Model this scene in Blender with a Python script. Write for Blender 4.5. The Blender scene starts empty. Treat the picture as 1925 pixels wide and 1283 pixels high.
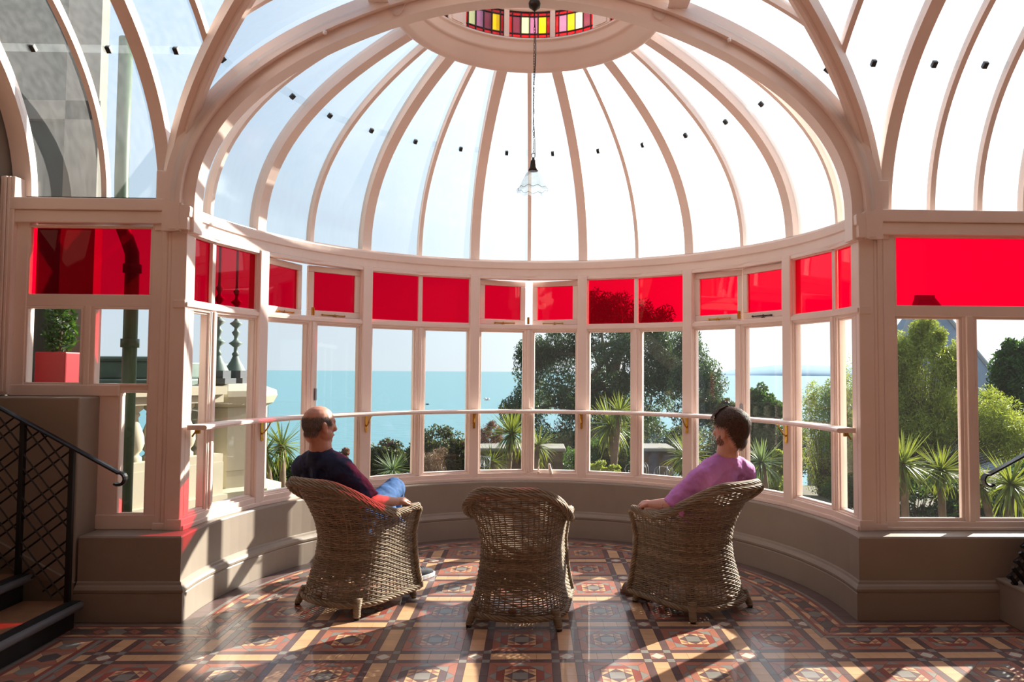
import bpy, bmesh, math, random
import numpy as np
from mathutils import Vector, Matrix
random.seed(7); RNG = np.random.default_rng(7)
sin, cos, pi, rad = math.sin, math.cos, math.pi, math.radians
SC = bpy.context.scene
COL = SC.collection

# ---------------------------------------------------------------- camera
F, PIT, ROLL, YAW, EYE = 1352.0, .0427, .0066, .0258, 1.5515
PPX, PPY = 1038.2, 641.5                     # the principal point of the cropped photograph
_f = Vector((sin(YAW)*cos(PIT), cos(YAW)*cos(PIT), sin(PIT)))
_r0 = Vector((cos(YAW), -sin(YAW), 0)); _u0 = _r0.cross(_f)
_r = _r0*cos(ROLL) + _u0*sin(ROLL); _u = -_r0*sin(ROLL) + _u0*cos(ROLL)
cam_data = bpy.data.cameras.new('camera'); cam = bpy.data.objects.new('camera', cam_data); COL.objects.link(cam)
m = Matrix((( _r.x, _u.x, -_f.x, 0), (_r.y, _u.y, -_f.y, 0), (_r.z, _u.z, -_f.z, EYE), (0, 0, 0, 1)))
cam.matrix_world = m
cam_data.sensor_width = 36.0; cam_data.sensor_fit = 'HORIZONTAL'
cam_data.lens = F/1925*36.0
cam_data.shift_x = -(PPX-962.5)/1925
cam_data.clip_end = 90000; cam_data.clip_start = .02
SC.camera = cam
CO = Vector((0, 0, EYE)); CF, CR, CU = _f.copy(), _r.copy(), _u.copy()
def at(px, py, Y):
    d = CF + CR*((px-PPX)/F) - CU*((py-PPY)/F)
    return CO + d*(Y/d.y)

# ---------------------------------------------------------------- light
SUN_AZ, SUN_EL = rad(47), rad(25.4)
SUND = Vector((sin(SUN_AZ)*cos(SUN_EL), cos(SUN_AZ)*cos(SUN_EL), sin(SUN_EL)))
sl = bpy.data.lights.new('sun', 'SUN'); sl.energy = 14.5; sl.angle = rad(.53); sl.color = (1.0, .93, .82)
so = bpy.data.objects.new('sun', sl); COL.objects.link(so)
so.rotation_euler = SUND.to_track_quat('Z', 'Y').to_euler(); so.location = SUND*60
SC.view_settings.view_transform = 'Standard'
try: SC.view_settings.look = 'None'
except Exception: pass
SC.view_settings.exposure = 0.0; SC.view_settings.gamma = 1.0
SC.view_settings.use_curve_mapping = False
world = bpy.data.worlds.new('sky'); SC.world = world; world.use_nodes = True
def build_world():
    nt = world.node_tree; nt.nodes.clear(); N = nt.nodes; L = nt.links
    out = N.new('ShaderNodeOutputWorld'); bg = N.new('ShaderNodeBackground'); L.new(bg.outputs[0], out.inputs[0])
    tc = N.new('ShaderNodeTexCoord'); sp = N.new('ShaderNodeSeparateXYZ'); L.new(tc.outputs['Generated'], sp.inputs[0])
    rp = N.new('ShaderNodeValToRGB'); L.new(sp.outputs[2], rp.inputs[0])
    e = rp.color_ramp.elements
    e[0].position = 0.0; e[0].color = (.68, .78, .86, 1)
    e[1].position = 1.0; e[1].color = (.38, .58, .90, 1)
    a = e.new(.10); a.color = (.66, .79, .90, 1)
    a = e.new(.35); a.color = (.54, .72, .92, 1)
    dt = N.new('ShaderNodeVectorMath'); dt.operation = 'DOT_PRODUCT'; L.new(tc.outputs['Generated'], dt.inputs[0]); dt.inputs[1].default_value = SUND
    mx = N.new('ShaderNodeMath'); mx.operation = 'MAXIMUM'; L.new(dt.outputs['Value'], mx.inputs[0]); mx.inputs[1].default_value = 0
    pw = N.new('ShaderNodeMath'); pw.operation = 'POWER'; L.new(mx.outputs[0], pw.inputs[0]); pw.inputs[1].default_value = 4.0
    # thin soft cloud veil
    nz = N.new('ShaderNodeTexNoise'); nz.inputs['Scale'].default_value = 2.2; nz.inputs['Detail'].default_value = 4
    L.new(tc.outputs['Generated'], nz.inputs['Vector'])
    cr = N.new('ShaderNodeMapRange'); L.new(nz.outputs[0], cr.inputs[0]); cr.inputs[1].default_value = .45; cr.inputs[2].default_value = .8; cr.inputs[3].default_value = 0; cr.inputs[4].default_value = .35
    mc = N.new('ShaderNodeMix'); mc.data_type = 'RGBA'; L.new(cr.outputs[0], mc.inputs[0]); L.new(rp.outputs[0], mc.inputs[6]); mc.inputs[7].default_value = (.86, .9, .93, 1)
    gl = N.new('ShaderNodeMix'); gl.data_type = 'RGBA'; gl.blend_type = 'ADD'; gl.clamp_result = False
    sc = N.new('ShaderNodeMath'); sc.operation = 'MULTIPLY'; L.new(pw.outputs[0], sc.inputs[0]); sc.inputs[1].default_value = 2.1
    L.new(sc.outputs[0], gl.inputs[0]); L.new(mc.outputs[2], gl.inputs[6]); gl.inputs[7].default_value = (1, .97, .92, 1)
    L.new(gl.outputs[2], bg.inputs[0]); bg.inputs[1].default_value = 1.0
build_world()

# ---------------------------------------------------------------- materials
def srgb(r, g, b):
    f = lambda c: (c/255/12.92) if c/255 <= .04045 else ((c/255+.055)/1.055)**2.4
    return (f(r), f(g), f(b), 1)
M = {}
def mat(name, col, rough=.5, metal=0.0, var=0.0, scale=8.0, bump=0.0, bscale=60.0, spec=.5, island=0.0, coat=0.0, transl=None):
    mt = bpy.data.materials.new(name); mt.use_nodes = True; nt = mt.node_tree; N = nt.nodes; L = nt.links
    p = N['Principled BSDF']; p.inputs['Base Color'].default_value = col; p.inputs['Roughness'].default_value = rough
    p.inputs['Metallic'].default_value = metal; p.inputs['Specular IOR Level'].default_value = spec
    p.inputs['Coat Weight'].default_value = coat
    src = None
    if var or island:
        hs = N.new('ShaderNodeHueSaturation'); hs.inputs['Color'].default_value = col; src = hs.outputs[0]
        val = None
        if var:
            tc = N.new('ShaderNodeTexCoord'); nz = N.new('ShaderNodeTexNoise'); nz.inputs['Scale'].default_value = scale; nz.inputs['Detail'].default_value = 5
            L.new(tc.outputs['Object'], nz.inputs['Vector'])
            mr = N.new('ShaderNodeMapRange'); L.new(nz.outputs[0], mr.inputs[0]); mr.inputs[1].default_value = .3; mr.inputs[2].default_value = .7
            mr.inputs[3].default_value = 1-var; mr.inputs[4].default_value = 1+var; val = mr.outputs[0]
        if island:
            ge = N.new('ShaderNodeNewGeometry'); mr2 = N.new('ShaderNodeMapRange'); L.new(ge.outputs['Random Per Island'], mr2.inputs[0])
            mr2.inputs[3].default_value = 1-island; mr2.inputs[4].default_value = 1+island
            if val is not None:
                mm = N.new('ShaderNodeMath'); mm.operation = 'MULTIPLY'; L.new(val, mm.inputs[0]); L.new(mr2.outputs[0], mm.inputs[1]); val = mm.outputs[0]
            else: val = mr2.outputs[0]
        L.new(val, hs.inputs['Value']); L.new(src, p.inputs['Base Color'])
    if bump:
        tc = N.new('ShaderNodeTexCoord'); nz = N.new('ShaderNodeTexNoise'); nz.inputs['Scale'].default_value = bscale; nz.inputs['Detail'].default_value = 4
        L.new(tc.outputs['Object'], nz.inputs['Vector']); bp = N.new('ShaderNodeBump'); bp.inputs['Strength'].default_value = bump; bp.inputs['Distance'].default_value = .01
        L.new(nz.outputs[0], bp.inputs['Height']); L.new(bp.outputs[0], p.inputs['Normal'])
    if transl:
        tr = N.new('ShaderNodeBsdfTranslucent'); mx = N.new('ShaderNodeMixShader'); mx.inputs[0].default_value = transl[1]
        tr.inputs[0].default_value = transl[0]; L.new(p.outputs[0], mx.inputs[1]); L.new(tr.outputs[0], mx.inputs[2])
        L.new(mx.outputs[0], N['Material Output'].inputs[0])
    M[name] = mt; return mt
def glass(name, tint, gloss=.06, rough=.02, haze=0.0, hazecol=(1, 1, 1, 1), streak=0.0):
    mt = bpy.data.materials.new(name); mt.use_nodes = True; nt = mt.node_tree; N = nt.nodes; L = nt.links; N.remove(N['Principled BSDF'])
    tr = N.new('ShaderNodeBsdfTransparent'); tr.inputs[0].default_value = tint
    gs = N.new('ShaderNodeBsdfGlossy'); gs.inputs['Roughness'].default_value = rough; gs.inputs[0].default_value = (1, 1, 1, 1)
    lw = N.new('ShaderNodeLayerWeight'); lw.inputs[0].default_value = .5      # Schlick's curve, the same from both sides of the sheet
    p5 = N.new('ShaderNodeMath'); p5.operation = 'POWER'; L.new(lw.outputs['Facing'], p5.inputs[0]); p5.inputs[1].default_value = 5
    ml = N.new('ShaderNodeMath'); ml.operation = 'MULTIPLY_ADD'; L.new(p5.outputs[0], ml.inputs[0]); ml.inputs[1].default_value = .4; ml.inputs[2].default_value = gloss
    mn = N.new('ShaderNodeMath'); mn.operation = 'MINIMUM'; L.new(ml.outputs[0], mn.inputs[0]); mn.inputs[1].default_value = .6
    cur = tr.outputs[0]
    if haze:
        tl = N.new('ShaderNodeBsdfTranslucent'); tl.inputs[0].default_value = hazecol
        mh = N.new('ShaderNodeMixShader'); mh.inputs[0].default_value = haze
        if streak:
            tc = N.new('ShaderNodeTexCoord'); mp = N.new('ShaderNodeMapping'); mp.inputs['Scale'].default_value = (9, 9, 1.2); L.new(tc.outputs['Object'], mp.inputs[0])
            nz = N.new('ShaderNodeTexNoise'); nz.inputs['Scale'].default_value = 3; nz.inputs['Detail'].default_value = 6; L.new(mp.outputs[0], nz.inputs['Vector'])
            mr = N.new('ShaderNodeMapRange'); L.new(nz.outputs[0], mr.inputs[0]); mr.inputs[1].default_value = .35; mr.inputs[2].default_value = .75; mr.inputs[3].default_value = max(0, haze-streak); mr.inputs[4].default_value = haze+streak
            L.new(mr.outputs[0], mh.inputs[0])
        L.new(cur, mh.inputs[1]); L.new(tl.outputs[0], mh.inputs[2]); cur = mh.outputs[0]
    mx = N.new('ShaderNodeMixShader'); L.new(mn.outputs[0], mx.inputs[0]); L.new(cur, mx.inputs[1]); L.new(gs.outputs[0], mx.inputs[2])
    L.new(mx.outputs[0], N['Material Output'].inputs[0]); M[name] = mt; return mt

mat('pink_paint', srgb(238, 218, 207), .38, var=.04, scale=3, bump=.02, bscale=30)
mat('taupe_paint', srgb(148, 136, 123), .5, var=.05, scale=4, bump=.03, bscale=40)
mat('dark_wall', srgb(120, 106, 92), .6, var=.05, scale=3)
mat('cream_paint', srgb(225, 212, 196), .6, var=.03)
mat('black_iron', srgb(26, 25, 28), .38, metal=.3, spec=.5)
mat('black_rubber', srgb(22, 22, 24), .55)
mat('nosing_metal', srgb(150, 150, 155), .35, metal=.6)
mat('stair_wood', srgb(130, 96, 70), .45, var=.2, scale=14)
mat('brass', srgb(205, 160, 70), .25, metal=1.0)
mat('dark_metal', srgb(64, 60, 56), .35, metal=.9)
mat('clip_metal', srgb(46, 40, 38), .5, metal=.5)
mat('lead', srgb(40, 36, 38), .6)
mat('grout', srgb(128, 112, 102), .8)
for n, c in dict(buff=(212, 168, 128), plum=(104, 82, 80), terracotta=(168, 110, 92), red=(146, 78, 68), grey=(138, 133, 126), pale=(206, 198, 182), black=(96, 90, 86), rose=(160, 116, 100)).items():
    mat('tile_'+n, srgb(*c), .32, var=.10, scale=9, spec=.5, island=.08, coat=.25)
glass('clear_glass', (.975, .985, .98, 1), .014, .01, haze=.003)
glass('red_glass', (.80, .012, .125, 1), .025, .02, haze=.025, hazecol=(.8, .01, .10, 1))
glass('dome_glass', (.91, .95, .96, 1), .05, .12, haze=.07, hazecol=(.95, .97, .97, 1), streak=.015)
for n, c in dict(red=(.75, .01, .02), yellow=(.95, .68, .0), cream=(.85, .82, .55), mauve=(.42, .16, .20), pink=(.62, .36, .46)).items():
    glass('stained_'+n, c+(1,), .04, .1, haze=.3, hazecol=c+(1,))
glass('lamp_glass', (.74, .79, .81, 1), .10, .08, haze=.22, hazecol=(.8, .85, .86, 1))

# ---------------------------------------------------------------- mesh helpers
class MB:
    def __init__(s): s.v = []; s.f = []; s.mi = []
    def add(s, vs, fs, mi=0):
        o = len(s.v); s.v.extend([tuple(p) for p in vs])
        for f in fs: s.f.append(tuple(i+o for i in f)); s.mi.append(mi)
        return s
    def box(s, a, b, mi=0, mtx=None):
        x0, y0, z0 = a; x1, y1, z1 = b
        vs = [(x0,y0,z0),(x1,y0,z0),(x1,y1,z0),(x0,y1,z0),(x0,y0,z1),(x1,y0,z1),(x1,y1,z1),(x0,y1,z1)]
        if mtx is not None: vs = [tuple(mtx @ Vector(v)) for v in vs]
        return s.add(vs, [(3,2,1,0),(4,5,6,7),(0,1,5,4),(1,2,6,5),(2,3,7,6),(3,0,4,7)], mi)
    def prism(s, poly, z0, z1, mi=0, bottom=False):
        n = len(poly); vs = [(x,y,z0) for x,y in poly]+[(x,y,z1) for x,y in poly]
        fs = [tuple(range(n,2*n))]+[(i,(i+1)%n,n+(i+1)%n,n+i) for i in range(n)]
        if bottom: fs.append(tuple(range(n-1,-1,-1)))
        return s.add(vs, fs, mi)
    def loft(s, rings, closed=True, caps=True, mi=0, loop=False):
        n = len(rings[0]); vs = [p for r in rings for p in r]; fs = []
        k = len(rings); rng = k if loop else k-1
        for i in range(rng):
            j = (i+1) % k
            for q in range(n if closed else n-1):
                w = (q+1) % n; fs.append((i*n+q, i*n+w, j*n+w, j*n+q))
        if caps and closed and not loop: fs.append(tuple(range(n-1,-1,-1))); fs.append(tuple(range((k-1)*n, k*n)))
        return s.add(vs, fs, mi)
    def tube(s, pts, r, n=8, caps=True, loop=False, mi=0, up=None):
        pts = [Vector(p) for p in pts]; k = len(pts); rr = r if hasattr(r, '__len__') else [r]*k
        rings = []; prev = None
        for i in range(k):
            if loop: t = pts[(i+1) % k]-pts[i-1]
            else: t = pts[min(i+1,k-1)]-pts[max(i-1,0)]
            if t.length < 1e-9: t = Vector((0,0,1))
            t.normalize()
            if prev is None:
                a = Vector(up) if up else (Vector((0,0,1)) if abs(t.z) < .9 else Vector((1,0,0)))
            else: a = prev
            b = (a - t*a.dot(t))
            if b.length < 1e-6: b = t.orthogonal()
            b.normalize(); prev = b; c = t.cross(b)
            rings.append([tuple(pts[i]+(b*cos(2*pi*q/n)+c*sin(2*pi*q/n))*rr[i]) for q in range(n)])
        return s.loft(rings, True, caps, mi, loop)
    def lathe(s, prof, n=24, c=(0,0,0), mi=0, a0=0, a1=2*pi, caps=False):
        full = abs(a1-a0-2*pi) < 1e-6; k = n if full else n+1
        rings = [[(c[0]+r*cos(a0+(a1-a0)*q/n), c[1]+r*sin(a0+(a1-a0)*q/n), c[2]+z) for q in range(k)] for r, z in prof]
        s.loft(rings, full, False, mi)
        if caps and full:
            o = len(s.v)-k*len(prof)
            s.f.append(tuple(o+q for q in range(k-1,-1,-1))); s.mi.append(mi)
            s.f.append(tuple(o+(len(prof)-1)*k+q for q in range(k))); s.mi.append(mi)
        return s
    def ball(s, c, r, n=12, mi=0, mtx=None):
        rx, ry, rz = r if hasattr(r, '__len__') else (r, r, r); vs = [(0,0,-1)]; k = max(4, n//2)
        for i in range(1, k):
            a = -pi/2+pi*i/k
            vs += [(cos(a)*cos(2*pi*q/n), cos(a)*sin(2*pi*q/n), sin(a)) for q in range(n)]
        vs.append((0,0,1)); fs = []
        for q in range(n): fs.append((0, 1+(q+1)%n, 1+q)); fs.append((len(vs)-1, 1+(k-2)*n+q, 1+(k-2)*n+(q+1)%n))
        for i in range(k-2):
            for q in range(n): fs.append((1+i*n+q, 1+i*n+(q+1)%n, 1+(i+1)*n+(q+1)%n, 1+(i+1)*n+q))
        P = []
        for v in vs:
            p = Vector((v[0]*rx, v[1]*ry, v[2]*rz))
            if mtx is not None: p = mtx @ p
            P.append(tuple(p+Vector(c)))
        return s.add(P, fs, mi)
    def limb(s, pts, rs, n=14, flat=None):
        """tapered closed limb with rounded ends through pts"""
        pts = [Vector(p) for p in pts]; P = []; R = []
        t = (pts[0]-pts[1]).normalized()
        for a in (80, 55, 28): P.append(pts[0]+t*rs[0]*sin(rad(a))); R.append(rs[0]*cos(rad(a)))
        for i in range(len(pts)):
            P.append(pts[i]); R.append(rs[i])
            if i < len(pts)-1: P.append((pts[i]+pts[i+1])/2); R.append((rs[i]+rs[i+1])/2)
        t = (pts[-1]-pts[-2]).normalized()
        for a in (28, 55, 80): P.append(pts[-1]+t*rs[-1]*sin(rad(a))); R.append(rs[-1]*cos(rad(a)))
        return s.tube(P, R, n)
def mesh_of(mb, name, mats, smooth=False):
    me = bpy.data.meshes.new(name); me.from_pydata(mb.v, [], mb.f)
    mats = mats if isinstance(mats, (list, tuple)) else [mats]
    for x in mats: me.materials.append(M[x] if isinstance(x, str) else x)
    if len(mats) > 1: me.polygons.foreach_set('material_index', np.array(mb.mi, dtype=np.int32))
    if smooth: me.polygons.foreach_set('use_smooth', np.ones(len(me.polygons), dtype=bool))
    me.update(); return me
def obj(name, mb, mats=None, parent=None, smooth=False, bevel=0, loc=None, angle=False):
    me = mb if isinstance(mb, bpy.types.Mesh) else mesh_of(mb, name, mats, smooth)
    o = bpy.data.objects.new(name, me); COL.objects.link(o)
    if parent is not None: o.parent = parent
    if loc is not None: o.location = loc
    if bevel:
        b = o.modifiers.new('bevel', 'BEVEL'); b.width = bevel; b.segments = 2; b.limit_method = 'ANGLE'; b.angle_limit = rad(40)
    return o
def empty(name, loc=(0,0,0), rz=0, parent=None):
    o = bpy.data.objects.new(name, None); COL.objects.link(o); o.location = loc; o.rotation_euler = (0,0,rz); o.empty_display_size = .1
    if parent is not None: o.parent = parent
    return o
def tag(o, label=None, cat=None, group=None, kind=None):
    if label: o['label'] = label
    if cat: o['category'] = cat
    if group: o['group'] = group
    if kind: o['kind'] = kind
    return o
def struct(o, label=None): o['kind'] = 'structure'; (label and o.__setitem__('label', label)); return o
# ---------------------------------------------------------------- measures of the room
BX, BY, RB = -.05, 4.726, 2.104          # centre and radius of the round bay at the foot of its wall
PITCH = 26.9                             # degrees between the main posts
def pol(a, r, z=0.0): return Vector((BX+r*sin(rad(a)), BY+r*cos(rad(a)), z))
def bez(t):                              # profile shared by the dome and the vaults: (radius, height)
    P = ((2.25, 2.63), (2.25, 3.25), (1.72, 3.68), (.88, 3.98)); q = 1-t
    w = (q**3, 3*q*q*t, 3*q*t*t, t**3)
    return sum(w[i]*P[i][0] for i in range(4)), sum(w[i]*P[i][1] for i in range(4))
def beznorm(t):                          # unit normal pointing outwards (r, z)
    a = bez(max(0, t-.01)); b = bez(min(1, t+.01)); dr, dz = b[0]-a[0], b[1]-a[1]; l = math.hypot(dr, dz)
    return dz/l, -dr/l
def prof_off(t, d): r, z = bez(t); n = beznorm(t); return r+n[0]*d, z+n[1]*d
TJ = .56                                 # where the lower and upper panes of the roof overlap

# ---------------------------------------------------------------- floor with its tiles
S, X0, Y0, TA, TB = .498, -.3046, 3.9895, .041, .042
fl = obj('floor', MB().box((-7, -3, -.08), (7, 7.2, -.004)), 'grout'); struct(fl, 'patterned encaustic tile floor of the sunroom')
TILES = []                               # (polygon, colour)
def poly(col, *pts): TILES.append(([tuple(p) for p in pts], col))
def rect(col, x0, y0, x1, y1): poly(col, (x0,y0), (x1,y0), (x1,y1), (x0,y1))
PH, PA, PB, PC, PT = (S-2*(TA+TB))/2, .122, .0815, .040, .05
rc = random.Random(3)
def cell(cx, cy):
    a, b = TA, TA+TB
    poly('pale', (cx-a,cy), (cx,cy-a), (cx+a,cy), (cx,cy+a))
    for sx in (-1, 1):
        for sy in (-1, 1):
            p = [(cx+sx*a,cy), (cx+sx*a,cy+sy*a), (cx,cy+sy*a)]
            TILES.append((p if sx*sy > 0 else p[::-1], 'rose'))
            x, y = cx+sx*(a+b)/2, cy+sy*(a+b)/2; h = TB/2; rect('grey', x-h, y-h, x+h, y+h)
    for s in (-1, 1):
        y = cy+s*(a+b)/2; rect('plum', cx-a, y-TB/2, cx+a, y+TB/2)
        x = cx+s*(a+b)/2; rect('plum', x-TB/2, cy-a, x+TB/2, cy+a)
    L = 2*PH
    for s in (-1, 1):                    # the bands to the right and behind
        y = cy+s*(a+b)/2; rect('plum', cx+b, y-TB/2, cx+b+PH, y+TB/2); rect('plum', cx+b+PH, y-TB/2, cx+b+L, y+TB/2)
        x = cx+s*(a+b)/2; rect('plum', x-TB/2, cy+b, x+TB/2, cy+b+PH); rect('plum', x-TB/2, cy+b+PH, x+TB/2, cy+b+L)
    for k in range(4):
        rect('buff', cx+b+k*L/4, cy-a, cx+b+(k+1)*L/4, cy+a); rect('buff', cx-a, cy+b+k*L/4, cx+a, cy+b+(k+1)*L/4)
    px, py = cx+S/2, cy+S/2
    R = [lambda x, y: (px+x, py+y), lambda x, y: (px-y, py+x), lambda x, y: (px-x, py-y), lambda x, y: (px+y, py-x)]
    inner = rc.choice(['red', 'plum', 'terracotta', 'red'])
    for q in R:
        T = lambda col, *p: poly(col, *[q(*v) for v in p])
        T('terracotta', (-PH,-PH), (0,-PH), (-PT,-PA), (-PA,-PA)); T('terracotta', (0,-PH), (PH,-PH), (PA,-PA), (PT,-PA))
        T('grey', (0,-PH), (PT,-PA), (-PT,-PA))
        T(inner, (-PT,-PA), (PT,-PA), (PB,-PB), (-PB,-PB))
        T('grey', (-PA,-PA), (-PT,-PA), (-PB,-PB), (-PA,-PT))
        T('plum', (0,-PB), (PC,-PC), (-PC,-PC))
        T('buff', (0,-PB), (PC,-PB), (PC,-PC))
        T('rose', (-PB,-PC), (-PC,-PB), (-PC,-PC)); T('buff', (-PB,-PB), (-PC,-PB), (-PB,-PC))
        T('buff', (-PC,-PB), (0,-PB), (-PC,-PC))
    rect('grey', px-PC, py-PC, px+PC, py+PC)
for i in range(-6, 8):
    for j in range(-3, 6): cell(X0+i*S, Y0+j*S)
YF, RF = 4.2528, 1.7512                    # edge of the field: before the straight walls, inside the bay
def clip(P, n, d):                       # keep n.p <= d
    out = []
    for i in range(len(P)):
        a, b = P[i], P[(i+1) % len(P)]; da = n[0]*a[0]+n[1]*a[1]-d; db = n[0]*b[0]+n[1]*b[1]-d
        if da <= 0: out.append(a)
        if (da < 0 < db) or (db < 0 < da):
            t = da/(da-db); out.append((a[0]+(b[0]-a[0])*t, a[1]+(b[1]-a[1])*t))
    return out
def area(P): return abs(sum(P[i][0]*P[(i+1)%len(P)][1]-P[(i+1)%len(P)][0]*P[i][1] for i in range(len(P))))/2
XLW = -2.44                              # the field ends beside the left steps
field = []
for P, c in TILES:
    if min(p[0] for p in P) > XLW and max(p[1] for p in P) < YF: field.append((P, c)); continue
    P = clip(P, (-1, 0), -XLW)
    if len(P) < 3: continue
    for k in range(3):
        Q = P
        if k == 0: Q = clip(clip(clip(P, (1,0), BX-RF), (0,1), YF), (1,0), 9)
        if k == 2: Q = clip(clip(P, (-1,0), -(BX+RF)), (0,1), YF)
        if k == 1:
            Q = clip(clip(P, (1,0), BX+RF), (-1,0), -(BX-RF))
            if len(Q) >= 3:
                mx_, my_ = sum(p[0] for p in Q)/len(Q)-BX, sum(p[1] for p in Q)/len(Q)-BY
                if my_ > 0:
                    l = math.hypot(mx_, my_); n = (mx_/l, my_/l); Q = clip(Q, n, n[0]*BX+n[1]*BY+RF)
        if len(Q) >= 3 and area(Q) > 2e-5: field.append((Q, c))
# the border follows the walls
def wall_path(d):                        # foot of the wall moved d into the room; left to right
    ye = 4.535-d; P = []
    R = RB-(d+.07 if d > 0 else 0)
    P.append((-2.755, ye)); P.append((BX-R, ye))
    for k in range(61):
        a = -90+3*k; P.append((BX+R*sin(rad(a)), BY+R*cos(rad(a))))
    P.append((BX+R, ye)); P.append((6.5, ye)); return P
_mid = wall_path(.155); _cache = {}
SEC = []                                 # straight left, round the bay, straight right: (first, last) indices of the path
for i0, i1 in ((0, 1), (1, len(_mid)-2), (len(_mid)-2, len(_mid)-1)):
    l_ = [0]
    for i in range(i0+1, i1+1): l_.append(l_[-1]+math.hypot(_mid[i][0]-_mid[i-1][0], _mid[i][1]-_mid[i-1][1]))
    SEC.append((i0, l_))
cur = SEC[0]
def st(s, t):                            # along the current section, t from 0 at the wall to .28 at the field
    key = round(t, 4)
    if key not in _cache: _cache[key] = wall_path(t)
    W = _cache[key]; i0, l_ = cur; s = min(max(s, 0), l_[-1]-1e-6)
    k = max(i for i in range(len(l_)) if l_[i] <= s); k = min(k, len(l_)-2)
    u = (s-l_[k])/(max(1e-9, l_[k+1]-l_[k])); k += i0
    return (W[k][0]+(W[k+1][0]-W[k][0])*u, W[k][1]+(W[k+1][1]-W[k][1])*u)
border = []
def bp(col, *pts): border.append(([st(*p) for p in pts][::-1], col))
PER = []
for sec in SEC:
    n_ = max(1, round(sec[1][-1]/.19)); PER += [(sec, k, sec[1][-1]/n_) for k in range(n_)]
for sec, k, per in PER:
    cur = sec; s0 = k*per; h = lambda u: s0+u*per; c = .155; g = 'grey' if k % 2 else 'black'
    for u0, u1 in ((0, .5), (.5, 1)):
        for t0, t1, col in ((.03, .056, 'grey'), (.056, .078, 'red'), (.232, .254, 'red'), (.254, .282, 'grey')):
            bp(col, (h(u0), t0), (h(u1), t0), (h(u1), t1), (h(u0), t1))
    e = .045; w = .077
    bp(g, (h(.2), c), (h(.35), c-e), (h(.65), c-e), (h(.8), c), (h(.65), c+e), (h(.35), c+e))
    bp('terracotta', (h(0), c-e), (h(.2), c), (h(0), c+e)); bp('terracotta', (h(1), c-e), (h(1), c+e), (h(.8), c))
    for s in (-1, 1):
        f = (lambda *p: border.append(([st(*q) for q in p][::(-1 if s < 0 else 1)], f.col)))
        for col, p in (('plum', ((.2, c), (.35, c+s*e), (0, c+s*e))), ('plum', ((.8, c), (1, c+s*e), (.65, c+s*e))),
                       ('buff', ((.35, c+s*e), (.65, c+s*e), (.85, c+s*w), (.15, c+s*w))),
                       ('rose', ((0, c+s*e), (.35, c+s*e), (.15, c+s*w), (0, c+s*w))), ('rose', ((.65, c+s*e), (1, c+s*e), (1, c+s*w), (.85, c+s*w)))):
            Q = [st(h(u), t) for u, t in p]
            border.append((Q, col))
# border along the left steps, seen at a slant
def side_border():
    s = 1.87
    while s+.17 < 4.26:
        y0, y1, ym = s, s+.17, s+.085; x = lambda t: -2.76+t*1.13
        for t0, t1, col in ((0, .03, 'plum'), (.03, .056, 'grey'), (.056, .078, 'red'), (.232, .254, 'red'), (.254, .282, 'grey')):
            border.append(([(x(t0), y0), (x(t1), y0), (x(t1), y1), (x(t0), y1)], col))
        c, e, w = .155, .045, .077; v = lambda u: y0+u*.17
        border.append(([(x(c), v(.15)), (x(c+e), v(.35)), (x(c+e), v(.65)), (x(c), v(.85)), (x(c-e), v(.65)), (x(c-e), v(.35))], 'grey' if int(s*100) % 2 else 'black'))
        for q in (-1, 1):
            border.append(([(x(c+q*e), v(.35)), (x(c+q*w), v(.1)), (x(c+q*w), v(.9)), (x(c+q*e), v(.65))], 'buff'))
            border.append(([(x(c), v(.15)), (x(c+q*e), v(.35)), (x(c+q*w), v(.1)), (x(c+q*w), v(0)), (x(c), v(0))], 'terracotta'))
            border.append(([(x(c), v(.85)), (x(c+q*e), v(.65)), (x(c+q*w), v(.9)), (x(c+q*w), v(1)), (x(c), v(1))], 'rose'))
        s += .17
side_border()
# dark edging course between wall and border
for s_ in (-1, 1):
    for y0, y1 in ((4.507, 4.616), (4.616, 4.726)):
        xa, xb = sorted((BX+s_*(RB-.002), BX+s_*(RB-.10))); border.append(([(xa, y0), (xb, y0), (xb, y1), (xa, y1)], 'plum'))
for xa, xb in ((-2.75, -2.16), (2.06, 4.2)):
    n_ = max(1, round((xb-xa)/.15))
    for k in range(n_): border.append(([(xa+(xb-xa)*k/n_, 4.506), (xa+(xb-xa)*(k+1)/n_, 4.506), (xa+(xb-xa)*(k+1)/n_, 4.533), (xa+(xb-xa)*k/n_, 4.533)], 'plum'))
for k in range(44):
    a0, a1 = -90+k*180/44, -90+(k+1)*180/44
    r1, r0 = RB-.002, RB-.10
    q = [pol(a0, r1), pol(a1, r1), pol(a1, r0), pol(a0, r0)]
    border.append(([(p.x, p.y) for p in q], 'plum'))
def shrink(P, g):
    sgn = 1 if sum(P[i][0]*P[(i+1)%len(P)][1]-P[(i+1)%len(P)][0]*P[i][1] for i in range(len(P))) > 0 else -1
    if sgn < 0: P = P[::-1]
    Q = list(P)
    for i in range(len(P)):
        a, b = P[i], P[(i+1) % len(P)]; dx, dy = b[0]-a[0], b[1]-a[1]; l = math.hypot(dx, dy)
        if l < 1e-6: continue
        n = (dy/l, -dx/l); Q = clip(Q, n, n[0]*a[0]+n[1]*a[1]-g)
        if len(Q) < 3: return []
    return Q
TM = ['tile_'+c for c in ('buff', 'plum', 'terracotta', 'red', 'grey', 'pale', 'black', 'rose')]
TI = {c: i for i, c in enumerate(('buff', 'plum', 'terracotta', 'red', 'grey', 'pale', 'black', 'rose'))}
pieces = []
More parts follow.
